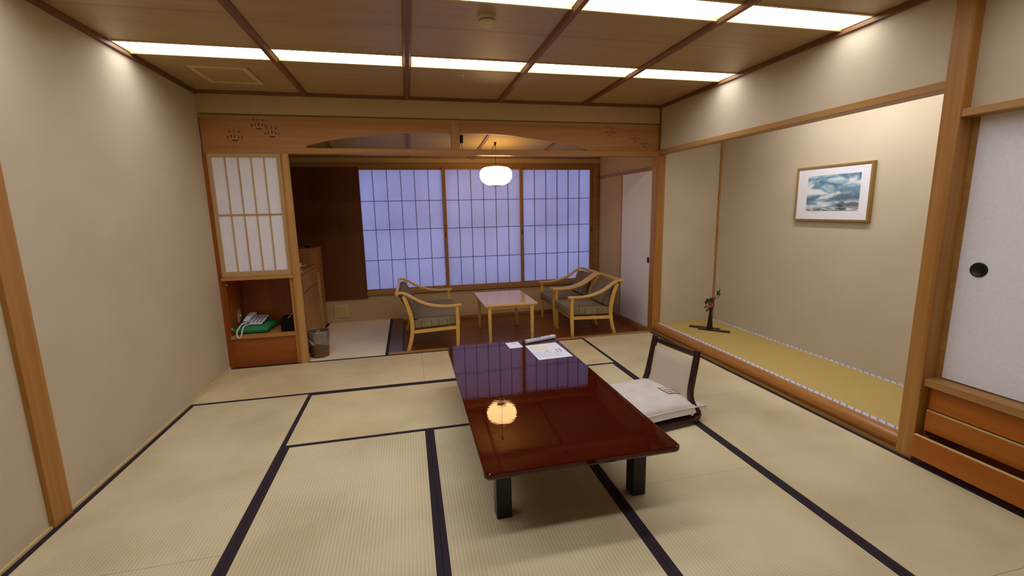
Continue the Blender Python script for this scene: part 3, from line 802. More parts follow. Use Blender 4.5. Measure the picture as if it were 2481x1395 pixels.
mb.build('frame', 'light_wood_x', cv)
MB().box(-.156, .156, -.186, .186, -.004, .0).build('grille', 'ceiling_board', cv)

# ------------------------------------------------------------------ pendant lantern, its cord and plug
lx, ly = 2.698, 4.94
pl = thing('pendant_lantern', 'glowing round paper lantern hanging before the middle window', 'lantern', (lx, ly, 1.785))
mb = MB()
prof = [(.062, -.104), (.10, -.098), (.145, -.075), (.175, -.035), (.186, .008), (.182, .045), (.165, .074), (.135, .092), (.10, .099), (.05, .106), (.028, .108)]
pp = smooth_path([(r, 0, z) for r, z in prof], 4)
mb.lathe([(p.x, p.z) for p in pp], 0, 0, 40, cap=False)
mb.build('shade', 'lantern', pl, True)
mb = MB(); mb.lathe([(.064, -.104), (.066, -.108), (.058, -.112), (.05, -.108), (.06, -.103)], 0, 0, 28); mb.build('bottom_ring', 'chair_wood', pl, True)
mb = MB()
for a in (math.radians(-101), math.radians(79)):
    mb.sweep([((p.x + .0015) * math.cos(a), (p.x + .0015) * math.sin(a), p.z) for p in pp], .0026, .002, (0, 0, 1), 6)
mb.build('rib', 'black_plastic', pl, True)
HZ = vz(ly) - 1.785
mb = MB(); mb.sweep([(0, 0, .10), (0, 0, HZ - .025)], .003, .003, (1, 0, 0), 8); mb.build('cord', 'black_plastic', pl, True)
hk = thing('ceiling_hook', 'small black hook cap on the sloping ceiling above the lantern', 'hook', (lx, ly, vz(ly)))
mb = MB(); mb.lathe([(.014, .0), (.013, -.010), (.008, -.036), (0, -.038)], 0, 0, 16); mb.build('cap', 'black_plastic', hk, True)
pg = thing('ceiling_plug', 'black plug box on the sloping ceiling right of the strut', 'plug', (2.275, 4.66, vz(4.66)))
MB().box(-.0215, .0215, -.02, .02, -.076, .0, .005).build('plug_box', 'black_plastic', pg)
MB().box(-.023, .023, -.023, .023, -.006, .0).build('ceiling_plate', 'black_plastic', pg)
sw = [(2.275, 4.66, vz(4.66) - .07), (2.29, 4.67, 2.05), (2.345, 4.71, 1.975), (2.42, 4.76, 1.947), (2.50, 4.81, 1.956), (2.60, 4.88, 2.02), (2.665, 4.92, 2.10), (2.690, 4.938, 2.135)]
mb = MB(); mb.sweep(smooth_path(sw, 6), .003, .003, (0, 0, 1), 6)
tag(mb.build('lamp_cord', 'black_plastic', None, True), 'thin dark cord swagging from ceiling plug to the hook', 'cord')

# ------------------------------------------------------------------ phone niche in the partition
cb = thing('phone_cabinet', 'built-in wooden cabinet with open phone niche under a paper screen', 'cabinet')
mb = MB()
mb.box(0.03, 0.046, YP + .001, 4.57, 0.0, LB - .01)          # left side
mb.box(0.575, 0.592, YP + .03, 4.57, 0.0, LB - .01)
mb.box(0.03, 0.592, 4.556, 4.575, 0.0, LB - .01)
mb.box(0.046, 0.575, YP + .05, 4.556, 0.85, 0.865)
mb.build('carcass', 'cab_side', cb)
MB().box(0.582, 0.610, YP - .002, YP + .05, 0.0, .822, .002).build('front_stile', 'shelf_edge', cb)
MB().box(0.03, 0.622, YP - .036, 4.56, 0.822, 0.848, .003).build('top_shelf', 'shelf_edge', cb)
MB().box(0.036, 0.584, YP - .004, 4.556, 0.272, 0.305, .002).build('shelf', 'shelf_edge', cb)
MB().box(0.046, 0.584, YP + .012, YP + .03, 0.0, 0.272).build('lower_panel', 'cab', cb)
ds = MB(); ds.box(0.028, 0.062, YP, YP + .03, 0.85, LB); ds.box(0.578, 0.612, YP, YP + .03, 0.85, LB); ds.box(0.062, 0.578, YP, YP + .03, 0.85, .897); ds.box(0.062, 0.578, YP, YP + .03, 1.898, LB)
scr = ds.build('screen_frame', 'frame_pale', cb)
MB().box(0.060, 0.580, YP + .014, YP + .018, .89, 1.90).build('paper', 'screen_paper', scr)
mb = MB()
for k in range(1, 5):
    x = .062 + .516 * k / 5; mb.box(x - .0045, x + .0045, YP + .004, YP + .015, .897, 1.898)
mb.box(.062, .578, YP + .002, YP + .014, 1.398, 1.408)
mb.build('lattice', 'frame_pale', scr)
for z in (.78, .365):
    mb = MB(); mb.lathe([(.0085, 0), (.0085, .005), (.004, .009), (0, .0095)], 0, 0, 12); mb.transform(Matrix.Translation((.0455, YP + .022, z)) @ Matrix.Rotation(PI / 2, 4, 'Y')); mb.build('peg', 'china', cb, True)
so = thing('wall_socket', 'white double socket plate on the left side of the phone niche', 'socket', (.046, 4.41, .447))
MB().box(0, .006, -.035, .035, -.06, .06, .002).build('plate', 'cream_plastic', so)
MB().box(.005, .022, -.012, .012, -.008, .012, .004).build('plug', 'white_plastic', so)
# green cushion
def pillow(hw, hd, hh, corner=.0, n=14, p=3.0, sag=0.0, bulge=0.0):
    b_ = bmesh.new(); top = {}; bot = {}
    for i in range(n + 1):
        for j in range(n + 1):
            u = -1 + 2 * i / n; v_ = -1 + 2 * j / n
            u = math.copysign(1 - (1 - abs(u)) ** 1.35, u); v_ = math.copysign(1 - (1 - abs(v_)) ** 1.35, v_)
            k = (1 + corner * (abs(u) * abs(v_)) ** 3)
            x, y = u * hw * k * (1 - .03 * (1 - v_ * v_) * 0), v_ * hd * k
            pinch = 1 - .045 * corner / .1 * ((1 - v_ * v_) * abs(u) ** 3)
            x *= pinch; y *= 1 - .045 * corner / .1 * ((1 - u * u) * abs(v_) ** 3)
            z = hh * ((1 - abs(u) ** p) * (1 - abs(v_) ** p)) ** .45
            zz = z - sag * math.exp(-(u * u + v_ * v_) * 3)
            edge = i in (0, n) or j in (0, n)
            t = b_.verts.new((x, y, 0 if edge else zz)); top[i, j] = t
            zb_ = hh * ((1 - abs(u) ** 9) * (1 - abs(v_) ** 9)) ** .36
            bf = 1 + bulge * max(abs(u), abs(v_)) ** 6
            bot[i, j] = t if edge else b_.verts.new((x * bf, y * bf, -zb_ * .92))
    for i in range(n):
        for j in range(n):
            b_.faces.new((top[i, j], top[i + 1, j], top[i + 1, j + 1], top[i, j + 1]))
            b_.faces.new((bot[i, j], bot[i, j + 1], bot[i + 1, j + 1], bot[i + 1, j]))
    return b_, [top[i, 0].co.copy() for i in range(n + 1)] + [top[n, j].co.copy() for j in range(1, n + 1)] + [top[i, n].co.copy() for i in range(n - 1, -1, -1)] + [top[0, j].co.copy() for j in range(n - 1, -1, -1)]
b_, rim = pillow(.150, .160, .036, .05, 20, 4.0, .012)
mb = MB(); mb.merge(b_)
gc = mb.build('phone_cushion', 'green_cloth', None, True); gc.location = (.20, 4.376, .3395); gc.rotation_euler = (0, 0, -.08)
tag(gc, 'flat green cushion under the phone in the niche', 'cushion')
# telephone: wedge base, keypad plate, handset in a cradle, hanging coiled cord
ph = thing('telephone', 'white push-button telephone on the green cushion', 'telephone', (.205, 4.395, .3645), .0)
ph.rotation_euler = (0, 0, -.10)
mb = MB(); mb.prism([(-.10, 0), (.09, 0), (.09, .050), (.06, .053), (-.10, .022)], 'x', -.075, .075, .004); mb.build('body', 'keys', ph)
mb = MB(); mb.prism([(-.112, .012), (-.112, .022), (.08, .064), (.08, .054)], 'x', -.082, .082, .003); mb.build('face_plate', 'white_plastic', ph)
for i in range(3):
    for j in range(5):
        yy = -.075 + j * .030; z = .022 + (yy + .112) * .2188
        MB().box(-.008, .008, -.007, .007, 0, .005, .0015).build('key', 'keys', ph).matrix_local = Matrix.Translation((-.006 + i * .032, yy, z - .001)) @ Matrix.Rotation(.2155, 4, 'X')
hp = [(-.058, -.105, .040), (-.058, -.075, .058), (-.058, -.02, .072), (-.058, .03, .083), (-.058, .065, .085), (-.058, .085, .075)]
mb = MB(); mb.sweep(smooth_path(hp, 5), lambda i: .024, lambda i: .014, (1, 0, 0), 12, square=True); mb.build('handset', 'white_plastic', ph, True)
MB().box(-.086, -.030, -.108, .085, .010, .030).build('cradle', 'keys', ph)
cp = [(-.055, -.108, .034), (-.070, -.17, .032), (-.086, -.228, -.015), (-.089, -.237, -.052), (-.074, -.239, -.074), (-.054, -.237, -.06), (-.045, -.231, -.02), (-.048, -.19, .010), (-.05, -.13, .012), (-.045, -.09, .010)]
path = smooth_path(cp, 22)
coil = []
for i, p in enumerate(path):
    a = i * 1.35
    coil.append(p + Vector((math.cos(a) * .0015, math.sin(a) * .001, math.sin(a) * .0015)))
mb = MB(); mb.sweep(coil, .0065, .0065, (0, 1, 0), 8); mb.build('coiled_cord', 'cord_white', ph, True)
bb = thing('black_box', 'plain black box at the right end of the phone shelf', 'box', (.515, 4.30, .305))
MB().box(-.058, .058, -.085, .10, 0, .125, .004).build('case', 'matt_black', bb)
MB().box(-.05, .05, -.0875, -.083, .012, .10, .002).build('front_face', 'matt_black', bb)
mb = MB(); mb.sweep([(.004, -.07, .124), (.02, -.075, .140), (.045, -.07, .165)], .002, .002, (0, 1, 0), 6); mb.build('wire', 'cord_white', bb, True)

# ------------------------------------------------------------------ minibar cabinet in the window room
mn = thing('minibar_cabinet', 'brown wooden minibar cabinet with drawers behind the log pillar', 'cabinet')
mb = MB(); mb.box(0.02, 0.585, 4.60, 5.36, 0.0, 0.79); mb.box(0.02, 0.60, 5.36, 5.73, 0.0, 0.985)
mb.build('carcass', 'minibar', mn)
MB().box(0.02, 0.602, 4.60, 5.36, 0.79, 0.815, .003).build('counter', 'minibar', mn)
MB().box(0.02, 0.605, 5.345, 5.735, 0.985, 1.0, .002).build('upper_top', 'minibar', mn)
for z0, z1 in ((.602, .78), (.03, .592)):
    MB().box(0.585, 0.600, 4.62, 5.345, z0, z1, .002).build('drawer_front', 'minibar', mn)
MB().box(0.600, 0.612, 5.39, 5.445, 0.0, 0.71).build('pale_stile', 'frame_pale', mn)
sa = thing('saucer', 'small pale saucer on the minibar counter', 'saucer', (.495, 5.075, .8155))
mb = MB(); mb.lathe([(0, .004), (.03, .002), (.035, .003), (.065, .018), (.068, .018), (.064, .013), (.034, .0), (0, .0)], 0, 0, 28); mb.build('dish', 'china', sa, True)
mb = MB(); mb.lathe([(.032, .0), (.034, .002), (.031, .005)], 0, 0, 20); mb.build('foot_ring', 'china', sa, True)
cu = thing('cup', 'small white cup standing on the saucer by the pillar', 'cup', (.478, 5.03, .819))
mb = MB(); mb.lathe([(0, .0), (.018, .0), (.03, .02), (.034, .05), (.032, .05), (.028, .022), (0, .006)], 0, 0, 24); mb.build('bowl', 'china', cu, True)
mb = MB(); mb.lathe([(.017, -.001), (.019, .002), (.016, .004)], 0, 0, 16); mb.build('foot', 'china', cu, True)
bw = thing('dark_bowl', 'small dark lacquer bowl on top of the minibar end', 'bowl', (.50, 5.50, 1.0))
mb = MB(); mb.lathe([(0, 0), (.022, 0), (.038, .009), (.041, .020), (.037, .019), (.022, .006), (0, .005)], 0, 0, 28); mb.build('bowl_body', 'vase', bw, True)
mb = MB(); mb.lathe([(.014, .005), (.016, .018), (.008, .024), (0, .025)], 0, 0, 18); mb.build('glass_stopper', 'steel', bw, True)

# ------------------------------------------------------------------ waste bin with clear liner
bn = thing('waste_bin', 'brown ribbed waste bin with clear plastic liner beside the log pillar', 'waste bin', (.752, 4.345, 0))
mb = MB(); n = 48
prof = [(0, .004), (.082, .0), (.086, .01), (.100, .240), (.103, .258), (.099, .258), (.095, .24), (.081, .012), (0, .010)]
mb.lathe(prof, 0, 0, n)
for v_ in mb.bm.verts:
    r = math.hypot(v_.co.x, v_.co.y)
    if r > .083 and .005 < v_.co.z < .235:
        a = round(math.atan2(v_.co.y, v_.co.x) / (2 * PI / n))
        if a % 2: v_.co.x *= .975; v_.co.y *= .975
mb.build('bucket', 'bin', bn, True)
mb = MB(); k = 44
prof = [(.094, .16), (.097, .245), (.102, .264), (.1075, .255), (.106, .19), (.104, .135)]
mb.lathe(prof, 0, 0, k, cap=False)
for v_ in mb.bm.verts:
    a = math.atan2(v_.co.y, v_.co.x); r = 1 + .014 * math.sin(7 * a) + .010 * math.sin(17 * a + 1)
    v_.co.x *= r; v_.co.y *= r
    if v_.co.z < .14: v_.co.z += .014 * math.sin(3 * a)
    if v_.co.z > .26: v_.co.z += .003 * math.sin(9 * a)
ln = mb.build('liner', 'film', bn, True)
for q in ([(-.085, -.068, .20), (-.06, -.092, .165), (-.043, -.100, .150)], [(-.075, -.078, .19), (-.05, -.098, .168), (-.035, -.104, .152)], [(-.043, -.102, .150), (-.022, -.108, .138)], [(.0, -.085, .262), (.012, -.06, .275), (.02, -.04, .262)]):
    mb = MB(); mb.sweep(smooth_path(q, 4), .003, .0015, (0, 0, 1), 6); mb.build('crease', 'china', ln, True)

# ------------------------------------------------------------------ low lacquer table and what lies on it
lt = thing('low_table', 'low red-brown lacquered table with black legs on the tatami', 'table', (2.372, 2.275, 0))
HX, HY, TZ = .449, .905, .337
mb = MB()
def rrect(hx, hy, r, n=6):
    out = []
    for cx_, cy_, a0 in ((hx - r, hy - r, 0), (-hx + r, hy - r, PI / 2), (-hx + r, -hy + r, PI), (hx - r, -hy + r, 1.5 * PI)):
        out += [(cx_ + r * math.cos(a0 + PI / 2 * k / n), cy_ + r * math.sin(a0 + PI / 2 * k / n)) for k in range(n + 1)]
    return out
loops = []
for inset, z in ((.0045, TZ), (.0015, TZ - .0012), (0, TZ - .004), (0, TZ - .020), (.006, TZ - .030), (.030, TZ - .044)):
    loops.append([mb.bm.verts.new((x, y, z)) for x, y in rrect(HX - inset, HY - inset, .022 - inset * .3)])
for A_, B_ in zip(loops, loops[1:]):
    for i in range(len(A_)): mb.bm.faces.new((A_[i], A_[(i + 1) % len(A_)], B_[(i + 1) % len(A_)], B_[i]))
mb.bm.faces.new(loops[0]); mb.bm.faces.new(loops[-1][::-1])
mb.build('tabletop', 'lacquer', lt)
mb = MB(); mb.box(-.36, .36, -.72, -.695, TZ - .085, TZ - .04); mb.box(-.36, .36, .695, .72, TZ - .085, TZ - .04); mb.box(-.36, -.335, -.72, .72, TZ - .085, TZ - .04); mb.box(.335, .36, -.72, .72, TZ - .085, TZ - .04)
mb.build('apron', 'leg_black', lt)
for sx in (-1, 1):
    for sy in (-1, 1):
        cx, cy = sx * .338, sy * .705
        MB().box(cx - .036, cx + .036, cy - .036, cy + .036, 0, TZ - .04, .006).build('leg', 'leg_black', lt)
def flat(name, pts, z, mat, label, cat, th=.0006):
    c = sum((Vector((p[0], p[1], 0)) for p in pts), Vector()) / 4
    t = thing(name, label, cat, (c.x, c.y, z))
    MB().prism([(p[0] - c.x, p[1] - c.y) for p in pts], 'z', 0, th).build('sheet', mat, t)
    return t, c
t, c = flat('paper_card', [(2.389, 3.147), (2.497, 3.153), (2.502, 3.001), (2.395, 2.993)], TZ, 'paper', 'small white card with one printed line on the lacquered table', 'card')
MB().box(-.016, .016, .035, .048, .0006, .0009).build('print', 'ink', t)
t, c = flat('map_sheet', [(2.526, 3.030), (2.785, 3.050), (2.797, 2.688), (2.535, 2.672)], TZ, 'paper', 'white sheet printed with a yellowish map lying beside the remote', 'sheet')
blob = [(-.115, .135), (-.06, .155), (.0, .15), (.03, .11), (.035, .05), (.0, .02), (-.05, .01), (-.09, .03), (-.112, .08)]
MB().prism(blob, 'z', .0006, .0009).build('map_print', 'map_tint', t)
mb = MB(); rr = random.Random(3)
for i in range(9):
    y = -.02 - i * .015; x = -.115
    while x < .0 + .02 * (i % 3):
        l = rr.uniform(.006, .02); mb.box(x, x + l, y, y + .004, .0006, .0009); x += l + rr.uniform(.004, .012)
for i in range(7):
    y = -.06 - i * .014; x = .03
    while x < .08:
        l = rr.uniform(.006, .016); mb.box(x, x + l, y, y + .003, .0006, .0009); x += l + rr.uniform(.006, .016)
for i in range(4):
    x = rr.uniform(-.10, .02); y = rr.uniform(.03, .14); mb.box(x, x + .018, y, y + .003, .00092, .0011)
mb.build('print', 'ink', t)
mb = MB(); mb.box(.062, .069, -.055, .02, .0006, .0009); mb.box(.090, .097, -.05, .03, .0006, .0009); mb.box(-.02, .005, -.012, -.004, .0006, .0009)
mb.build('heading_print', 'ink_dark', t)
rc_ = thing('remote_control', 'white slim remote control at the far end of the lacquered table', 'remote', (2.683, 3.135, TZ + .0), math.atan2(.075, .258))
mb = MB()
mb.sweep(smooth_path([(-.138, 0, .013), (-.132, 0, .013), (-.06, 0, .0135), (.03, 0, .0145), (.10, 0, .0155), (.132, 0, .016), (.137, 0, .0155)], 3), lambda i: [.018, .02, .021][min(i, 2)] if i < 3 else (.0225 if i < 16 else .020), lambda i: .0115 if i < 8 else .0125, (0, 1, 0), 16, square=True)
mb.build('shell', 'grey_plastic', rc_, True)
for i in range(5):
    for j in range(2):
        MB().box(-.110 + i * .018, -.100 + i * .018, -.014 + j * .016, -.004 + j * .016, .022, .0265, .001).build('button', 'ink_dark' if (i == 4) else 'ink', rc_)
MB().box(-.018, .006, -.008, .010, .024, .0275, .001).build('button', 'ink_dark', rc_)
MB().box(.03, .036, -.004, .004, .024, .028).build('button', 'ink_dark', rc_)
MB().box(.075, .085, -.004, .004, .025, .0295).build('button', 'ink_dark', rc_)

# ------------------------------------------------------------------ legless floor chair with its cushion
TH = .155
zc = thing('floor_chair', 'legless dark wood floor chair with herringbone cloth back', 'floor chair', (3.408, 2.405, 0), TH)
for s in (-1, 1):
    P = [(-.44, .28, .020), (-.25, .28, .020), (-.08, .28, .020), (-.025, .28, .026), (.002, .278, .052), (.0, .268, .085), (-.012, .245, .115), (-.014, .226, .15), (-.008, .216, .20), (.008, .212, .28), (.026, .210, .37), (.044, .209, .462)]
    mb = MB(); q = smooth_path([(a, s * b2, c2) for a, b2, c2 in P], 5)
    mb.sweep(q, lambda i: .019, lambda i: .019 - .003 * min(1, i / 30), (0, 1, 0), 12, square=True)
    mb.build('side_frame', 'dark_lacquer', zc, True)
mb = MB()
rail = [(.040 + .018 * (1 - (k / 8) ** 2), .205 * k / 8, .437 - .012 * (1 - (k / 8) ** 2)) for k in range(-8, 9)]
mb.sweep(rail, lambda i: .010, lambda i: .019, (1, 0, .1), 12, square=True); mb.build('top_rail', 'dark_lacquer', zc, True)
mb = MB(); mb.box(-.43, -.02, -.262, .262, .026, .042, .003); mb.build('seat_board', 'dark_lacquer', zc)
mb = MB(); b2 = bmesh.new(); nU, nV = 10, 12; g = {}
for side in (0, 1):
    for i in range(nU + 1):
        for j in range(nV + 1):
            z = .10 + .288 * i / nU; v_ = -.190 + .380 * j / nV
            u = -.014 + .062 * ((z - .1) / .36) ** 1.2 + .018 * (1 - (v_ / .19) ** 2)
            e = min(1, min(i, nU - i) / 1.0) * min(1, min(j, nV - j) / 1.0)
            th = .004 + .010 * e
            g[side, i, j] = b2.verts.new((u + (th if side else -th), v_, z - (.010 * (1 - (v_ / .19) ** 2) if i == nU else 0)))
for side in (0, 1):
    for i in range(nU):
        for j in range(nV):
            b2.faces.new((g[side, i, j], g[side, i + 1, j], g[side, i + 1, j + 1], g[side, i, j + 1]))
for i in range(nU):
    for j in (0, nV): b2.faces.new((g[0, i, j], g[0, i + 1, j], g[1, i + 1, j], g[1, i, j]))
for j in range(nV):
    for i in (0, nU): b2.faces.new((g[0, i, j], g[0, i, j + 1], g[1, i, j + 1], g[1, i, j]))
mb.merge(b2); mb.build('back_pad', 'herringbone', zc, True)
b_, rim = pillow(.265, .262, .062, .085, 22, 2.6, .006, .12)
zb = thing('floor_cushion', 'beige square floor cushion with small printed tag on the floor chair', 'cushion', (3.408 - .232 * math.cos(TH), 2.405 - .232 * math.sin(TH) - .004, .103), TH)
mb = MB(); mb.merge(b_)
for v_ in mb.bm.verts:                       # the corners lift a little, the middle presses down
    r = (abs(v_.co.x) / .265) ** 4 * (abs(v_.co.y) / .262) ** 4
    v_.co.z += .010 * min(1, r)
cvr = mb.build('cover', 'cushion', zb, True)
mb = MB(); mb.sweep([p + Vector((0, 0, .010 * min(1, (abs(p.x) / .265) ** 4 * (abs(p.y) / .262) ** 4))) for p in rim], .004, .004, (0, 0, 1), 6); mb.build('piping', 'piping', zb, True)
# printed tag lying on the cover near the back
def cover_z(x, y):
    u, v_ = x / .265, y / .262
    return .062 * max(0, (1 - abs(u) ** 2.6) * (1 - abs(v_) ** 2.6)) ** .45 - .006 * math.exp(-(u * u + v_ * v_) * 3)
def patch(x0, x1, y0, y1, lift, nx=4, ny=4):
    mb = MB(); G = [[mb.bm.verts.new((x0 + (x1 - x0) * i / nx, y0 + (y1 - y0) * j / ny, cover_z(x0 + (x1 - x0) * i / nx, y0 + (y1 - y0) * j / ny) + lift)) for j in range(ny + 1)] for i in range(nx + 1)]
    for i in range(nx):
        for j in range(ny): mb.bm.faces.new((G[i][j], G[i + 1][j], G[i + 1][j + 1], G[i][j + 1]))
    return mb
tx0, tx1, ty0, ty1 = .122, .230, -.120, -.015
tg = patch(tx0, tx1, ty0, ty1, .0035, 8, 8).build('tag', 'tag', zb)
mb = MB()
def stroke(x0, x1, y0, y1):
    p_ = patch(x0, x1, y0, y1, .0052, 3, 3); mb.merge(p_.bm)
for e in ((tx0, tx0 + .004, ty0, ty1), (tx1 - .004, tx1, ty0, ty1), (tx0, tx1, ty0, ty0 + .004), (tx0, tx1, ty1 - .004, ty1)): stroke(*e)
rr = random.Random(5)
for cx_, n_, w_ in ((.112, 3, .024), (.152, 4, .017)):       # two lines of brush-like characters
    pass
for row, (yy, hh) in enumerate(((-.100, .020), (-.066, .016))):
    xx = tx0 + .014
    for kx in range(4):
        ww = .018
        for s2 in range(3): stroke(xx, xx + ww, yy + s2 * hh / 2.2, yy + s2 * hh / 2.2 + .0022)
        stroke(xx + ww * .45, xx + ww * .45 + .0025, yy - .002, yy + hh)
        if kx % 2: stroke(xx, xx + .0022, yy, yy + hh * .8)
        xx += ww + .007
mb.build('print', 'ink_red', tg)

# ------------------------------------------------------------------ armchairs, two-seater, coffee table in the window room
def make_chair(name, label, width, cat, group=None):
    """Origin on the floor at the back; faces local +x."""
    c = thing(name, label, cat, (0, 0, 0), 0, group)
    h = width / 2
    arm = [(0.0, .642), (.05, .644), (.10, .628), (.17, .582), (.24, .541), (.31, .514), (.40, .492), (.50, .482), (.60, .484), (.645, .486)]
    leg = [(.065, .615), (.085, .56), (.112, .47), (.132, .38), (.138, .29), (.128, .19), (.103, .09), (.072, .0)]
    for s in (-1, 1):
        y = s * (h - .022)
        mb = MB(); q = smooth_path([(x, y + s * .006 * math.sin(PI * i / 9), z) for i, (x, z) in enumerate(arm)], 5); L = len(q)
        mb.sweep(q, lambda i: .016 + .012 * math.sin(PI * min(1, .25 + .75 * i / L)), .0125, (0, 1, 0), 12, square=True)
        mb.build('arm', 'chair_wood', c, True)
        mb = MB(); q = smooth_path([(x, y, z) for x, z in leg], 4); L = len(q)
        mb.sweep(q, lambda i: .014, lambda i: .021 - .004 * abs(i / L - .4), (0, 1, 0), 10, square=True); mb.build('leg', 'chair_wood', c, True)
        mb = MB(); mb.sweep([(.600, y, .476), (.602, y, .30), (.598, y, .16), (.592, y, 0)], lambda i: [.015, .017, .016, .013][i], lambda i: [.017, .020, .019, .015][i], (0, 1, 0), 10, square=True); mb.build('leg', 'chair_wood', c, True)
        MB().prism([(.12, .214), (.60, .233), (.60, .267), (.12, .249)], 'y', y - .011, y + .011, .003).build('side_rail', 'chair_wood', c)
    MB().box(.58, .602, -h + .03, h - .03, .230, .264, .003).build('front_rail', 'chair_wood', c)
    MB().box(.125, .145, -h + .03, h - .03, .214, .249, .003).build('back_rail', 'chair_wood', c)
    mb = MB(); mb.sweep([(0.0, -h + .004, .636), (0.006, -h * .5, .638), (.008, 0, .638), (.006, h * .5, .638), (0.0, h - .004, .636)], .013, .019, (1, 0, 0), 12, square=True); mb.build('crest_rail', 'chair_wood', c, True)
    TL = Matrix.Translation((.38, 0, .31)) @ Matrix.Rotation(-.04, 4, 'Y') @ Matrix.Translation((-.38, 0, -.31))
    st = MB().box(.125, .635, -h + .048, h - .048, .262, .360, .018, 3).transform(TL).build('seat_cushion', 'cloth_seat', c, True)
    for s in (-1, 1):
        MB().box(.135, .620, s * (h - .04775) - .00125, s * (h - .04775) + .00125, .277, .345).transform(TL).build('side_band', 'cloth_side', st)
    mb = MB(); mb.prism([(.128, .36), (.185, .36), (.205, .375), (.150, .50), (.075, .615), (.04, .622), (.018, .61), (.085, .47)], 'y', -h + .05, h - .05, .006)
    mb.build('back_cushion', 'cloth_back', c, True)
    return c
a1 = make_chair('armchair', 'wooden armchair with striped brown cushions beside the white door, nearer one', .575, 'armchair', 'low wooden seats by the windows')
a1.location = (3.99, 4.566, ZW); a1.rotation_euler = (0, 0, PI)
a2 = copy_tree(a1); a2.location = (3.985, 5.172, ZW)
a2['label'] = 'wooden armchair with striped brown cushions against the right window, behind another armchair'
s1 = make_chair('two_seat_armchair', 'wide wooden armchair with striped cushions left of the coffee table', 1.03, 'armchair', 'low wooden seats by the windows')
s1.location = (1.525, 4.79, ZW)
ct = thing('coffee_table', 'small square wooden coffee table between the window seats', 'table', (2.725, 4.79, ZW))
mb = MB(); mb.box(-.297, .297, -.41, .41, .415, .44, .008, 4); mb.build('tabletop', 'table_wood', ct)
for sx in (-1, 1):
    for sy in (-1, 1):
        x, y = sx * .238, sy * .375
        mb = MB(); mb.sweep([(x, y, .43), (x, y, .414), (x, y, .40), (x, y, .375), (x, y, .2), (x, y, 0)], lambda i: [.060, .052, .030, .020, .018, .016][i], lambda i: [.030, .028, .022, .020, .018, .016][i], (1, 0, 0), 16, square=True)
        mb.build('leg', 'table_wood', ct, True)
for sy in (-1, 1):
    MB().box(-.24, .24, sy * .365 - .01, sy * .365 + .01, .385, .418).build('apron', 'table_wood', ct)

# ------------------------------------------------------------------ alcove: vase on a board, framed watercolour
tb = thing('display_board', 'dark stepped wooden board under the vase in the alcove', 'board', (4.735, 3.765, .1046), math.atan2(-.30, .285) + PI / 2 - PI / 2)
MB().box(-.205, .10, -.006, .062, 0, .011, .001).build('upper_plank', 'vase', tb)
MB().box(-.10, .205, -.062, -.006, 0, .011, .001).build('lower_plank', 'vase', tb)
vs = thing('vase', 'slim black flared vase on the alcove board', 'vase', (4.722, 3.742, .1142))
mb = MB()
mb.lathe([(0, 0), (.031, 0), (.031, .006), (.026, .06), (.019, .13), (.0135, .185), (.016, .20), (.024, .222), (.026, .228), (.022, .227), (.013, .20), (0, .19)], 0, 0, 28)
mb.build('body', 'vase', vs, True)
mb = MB(); mb.lathe([(.031, -.0005), (.033, .003), (.031, .008)], 0, 0, 24); mb.build('foot', 'vase', vs, True)
fl = thing('flower_spray', 'small spray of pink camellias and dark leaves in the black vase', 'flowers', (4.722, 3.742, .336))
mb = MB()
for q in ([(0, 0, -.12), (.005, 0, 0), (-.03, .005, .03)], [(0, 0, -.12), (.01, 0, .02), (.03, -.01, .09), (.075, -.02, .13), (.09, -.03, .165)], [(0, 0, -.12), (-.01, 0, .01), (-.06, .02, .04)], [(0, 0, -.12), (.02, .0, .05), (.03, 0, .12)]):
    mb.sweep(smooth_path(q, 5), .0018, .0018, (0, 1, .2), 6)
mb.build('stem', 'leaf_brown', fl, True)
def leaf(x, z, l, ang, w=.3, y=0.0, mat='leaf', tilt=.3):
    b2 = MB(); k = 6
    for s in (-1, 1):
        prev = None
        for i in range(k + 1):
            t_ = i / k; ww = w * l * math.sin(PI * t_ ** .8) * .5
            a = b2.bm.verts.new((t_ * l, 0, -.10 * l * t_ * t_)); e = b2.bm.verts.new((t_ * l, s * (ww + 1e-4), .25 * ww - .10 * l * t_ * t_))
            if prev: b2.bm.faces.new((prev[0], a, e, prev[1]))
            prev = (a, e)
    # face the room: rotate the blade into a near-vertical plane
    b2.transform(Matrix.Translation((x, y, z)) @ Matrix.Rotation(.55, 4, 'Z') @ Matrix.Rotation(-ang, 4, 'Y') @ Matrix.Rotation(PI / 2 - tilt, 4, 'X'))
    bmesh.ops.solidify(b2.bm, geom=b2.bm.faces[:], thickness=.0008)
    b2.build('leaf', mat, fl, True)
rad = math.radians
for a in ((-.035, .075, .062, rad(140), .5), (-.05, .02, .06, rad(170), .42), (-.035, .012, .065, rad(205), .3, 0, 'leaf_brown'), (-.01, .05, .075, rad(60), .6), (.0, .075, .07, rad(25), .55), (.01, .03, .07, rad(-5), .5), (.02, .02, .06, rad(15), .35),
          (.0, .095, .06, rad(165), .35), (.03, .10, .05, rad(20), .4), (.085, .15, .075, rad(58), .25), (.075, .13, .065, rad(100), .5), (.085, .135, .06, rad(12), .3), (.08, .12, .045, rad(-20), .35), (-.02, .03, .06, rad(100), .5), (.005, .01, .05, rad(45), .5), (-.02, .045, .055, rad(80), .6), (.015, .06, .06, rad(40), .5), (-.045, .055, .07, rad(150), .55), (-.02, .0, .075, rad(195), .4), (-.015, .035, .085, rad(75), .65), (.0, .05, .085, rad(50), .6), (-.01, .08, .075, rad(155), .4), (.005, .02, .075, rad(-15), .55), (.01, .04, .07, rad(5), .5)):
    leaf(*a)
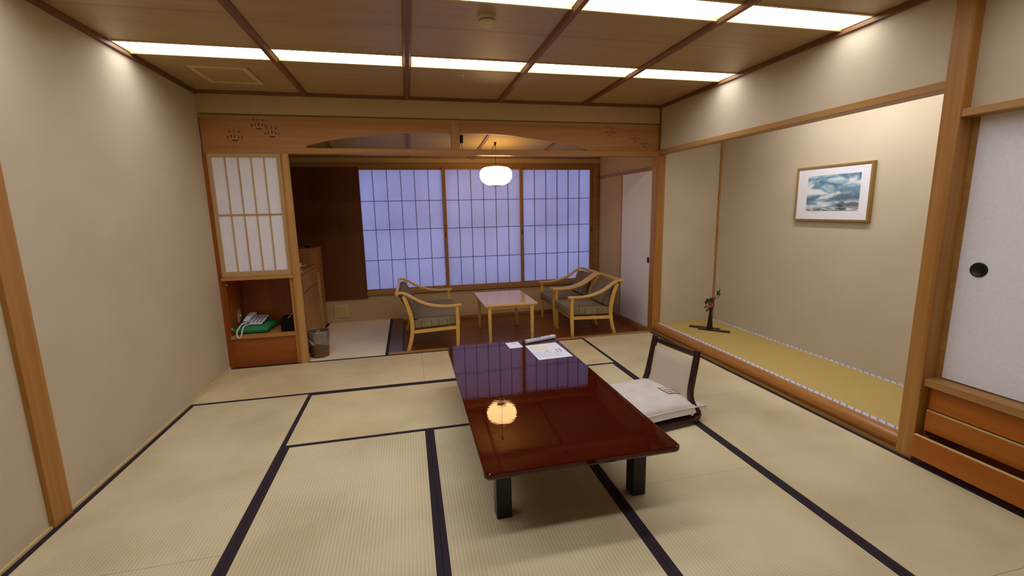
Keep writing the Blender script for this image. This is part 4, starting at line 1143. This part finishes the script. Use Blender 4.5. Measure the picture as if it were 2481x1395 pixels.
def bloom(x, y, z, r, mat):
    mb = MB()
    for ring, (nn, rr_, tl) in enumerate(((7, 1.0, .25), (6, .72, .7), (4, .42, 1.1))):
        for k2 in range(nn):
            b2 = MB(); b2.lathe([(0, 0), (.5, .06), (.8, .2), (.62, .28), (0, .1)], 0, 0, 10)
            b2.transform(Matrix.Rotation(2 * PI * (k2 + ring * .5) / nn, 4, 'Z') @ Matrix.Rotation(-tl, 4, 'Y') @ Matrix.Translation((r * .55 * rr_, 0, 0)) @ Matrix.Scale(r * .6 * rr_, 4))
            mb.merge(b2.bm)
    mb.transform(Matrix.Translation((x, y, z)) @ Matrix.Rotation(rad(70), 4, 'X') @ Matrix.Identity(4))
    mb.transform(Matrix.Identity(4))
    mb.build('blossom', mat, fl, True)
bloom(-.022, -.022, .047, .026, 'flower'); bloom(-.062, -.02, .03, .017, 'flower_pale'); bloom(.028, -.012, .118, .018, 'flower_pale')

pc = thing('painting', 'gold framed watercolour of misty hills on the alcove back wall', 'picture', (5.08, 2.783, 1.48))
y0, y1, z0, z1 = -.338, .338, -.226, .226
mb = MB(); fw = .016
for e in ((-.034, -.002, y0 + fw, y1 - fw, z1 - fw, z1), (-.034, -.002, y0 + fw, y1 - fw, z0, z0 + fw), (-.034, -.002, y0, y0 + fw, z0, z1), (-.034, -.002, y1 - fw, y1, z0, z1)): mb.box(*e, .002)
mb.build('frame', 'gold', pc)
MB().box(-.024, -.003, y0 + fw, y1 - fw, z0 + fw, z1 - fw).build('mount', 'mat_board', pc)
# picture: y runs right to left in the photo, so left edge = +y
iy0, iy1, iz0, iz1 = -.247, .224, -.142, .148
pic = MB().box(-.0252, -.0238, iy0, iy1, iz0, iz1).build('image', 'watercolour', pc)
def wash(pts, mat, d):
    """pts: (s,t) with s 0 left..1 right, t 0 bottom..1 top"""
    MB().prism([(iy1 - s * (iy1 - iy0), iz0 + t_ * (iz1 - iz0)) for s, t_ in pts], 'x', -.0252 - d, -.0250).build('brush_wash', mat, pic)
wash([(.63, .105), (.63, .145), (.67, .175), (.72, .145), (.72, .105)], 'hut_ink', .0006)
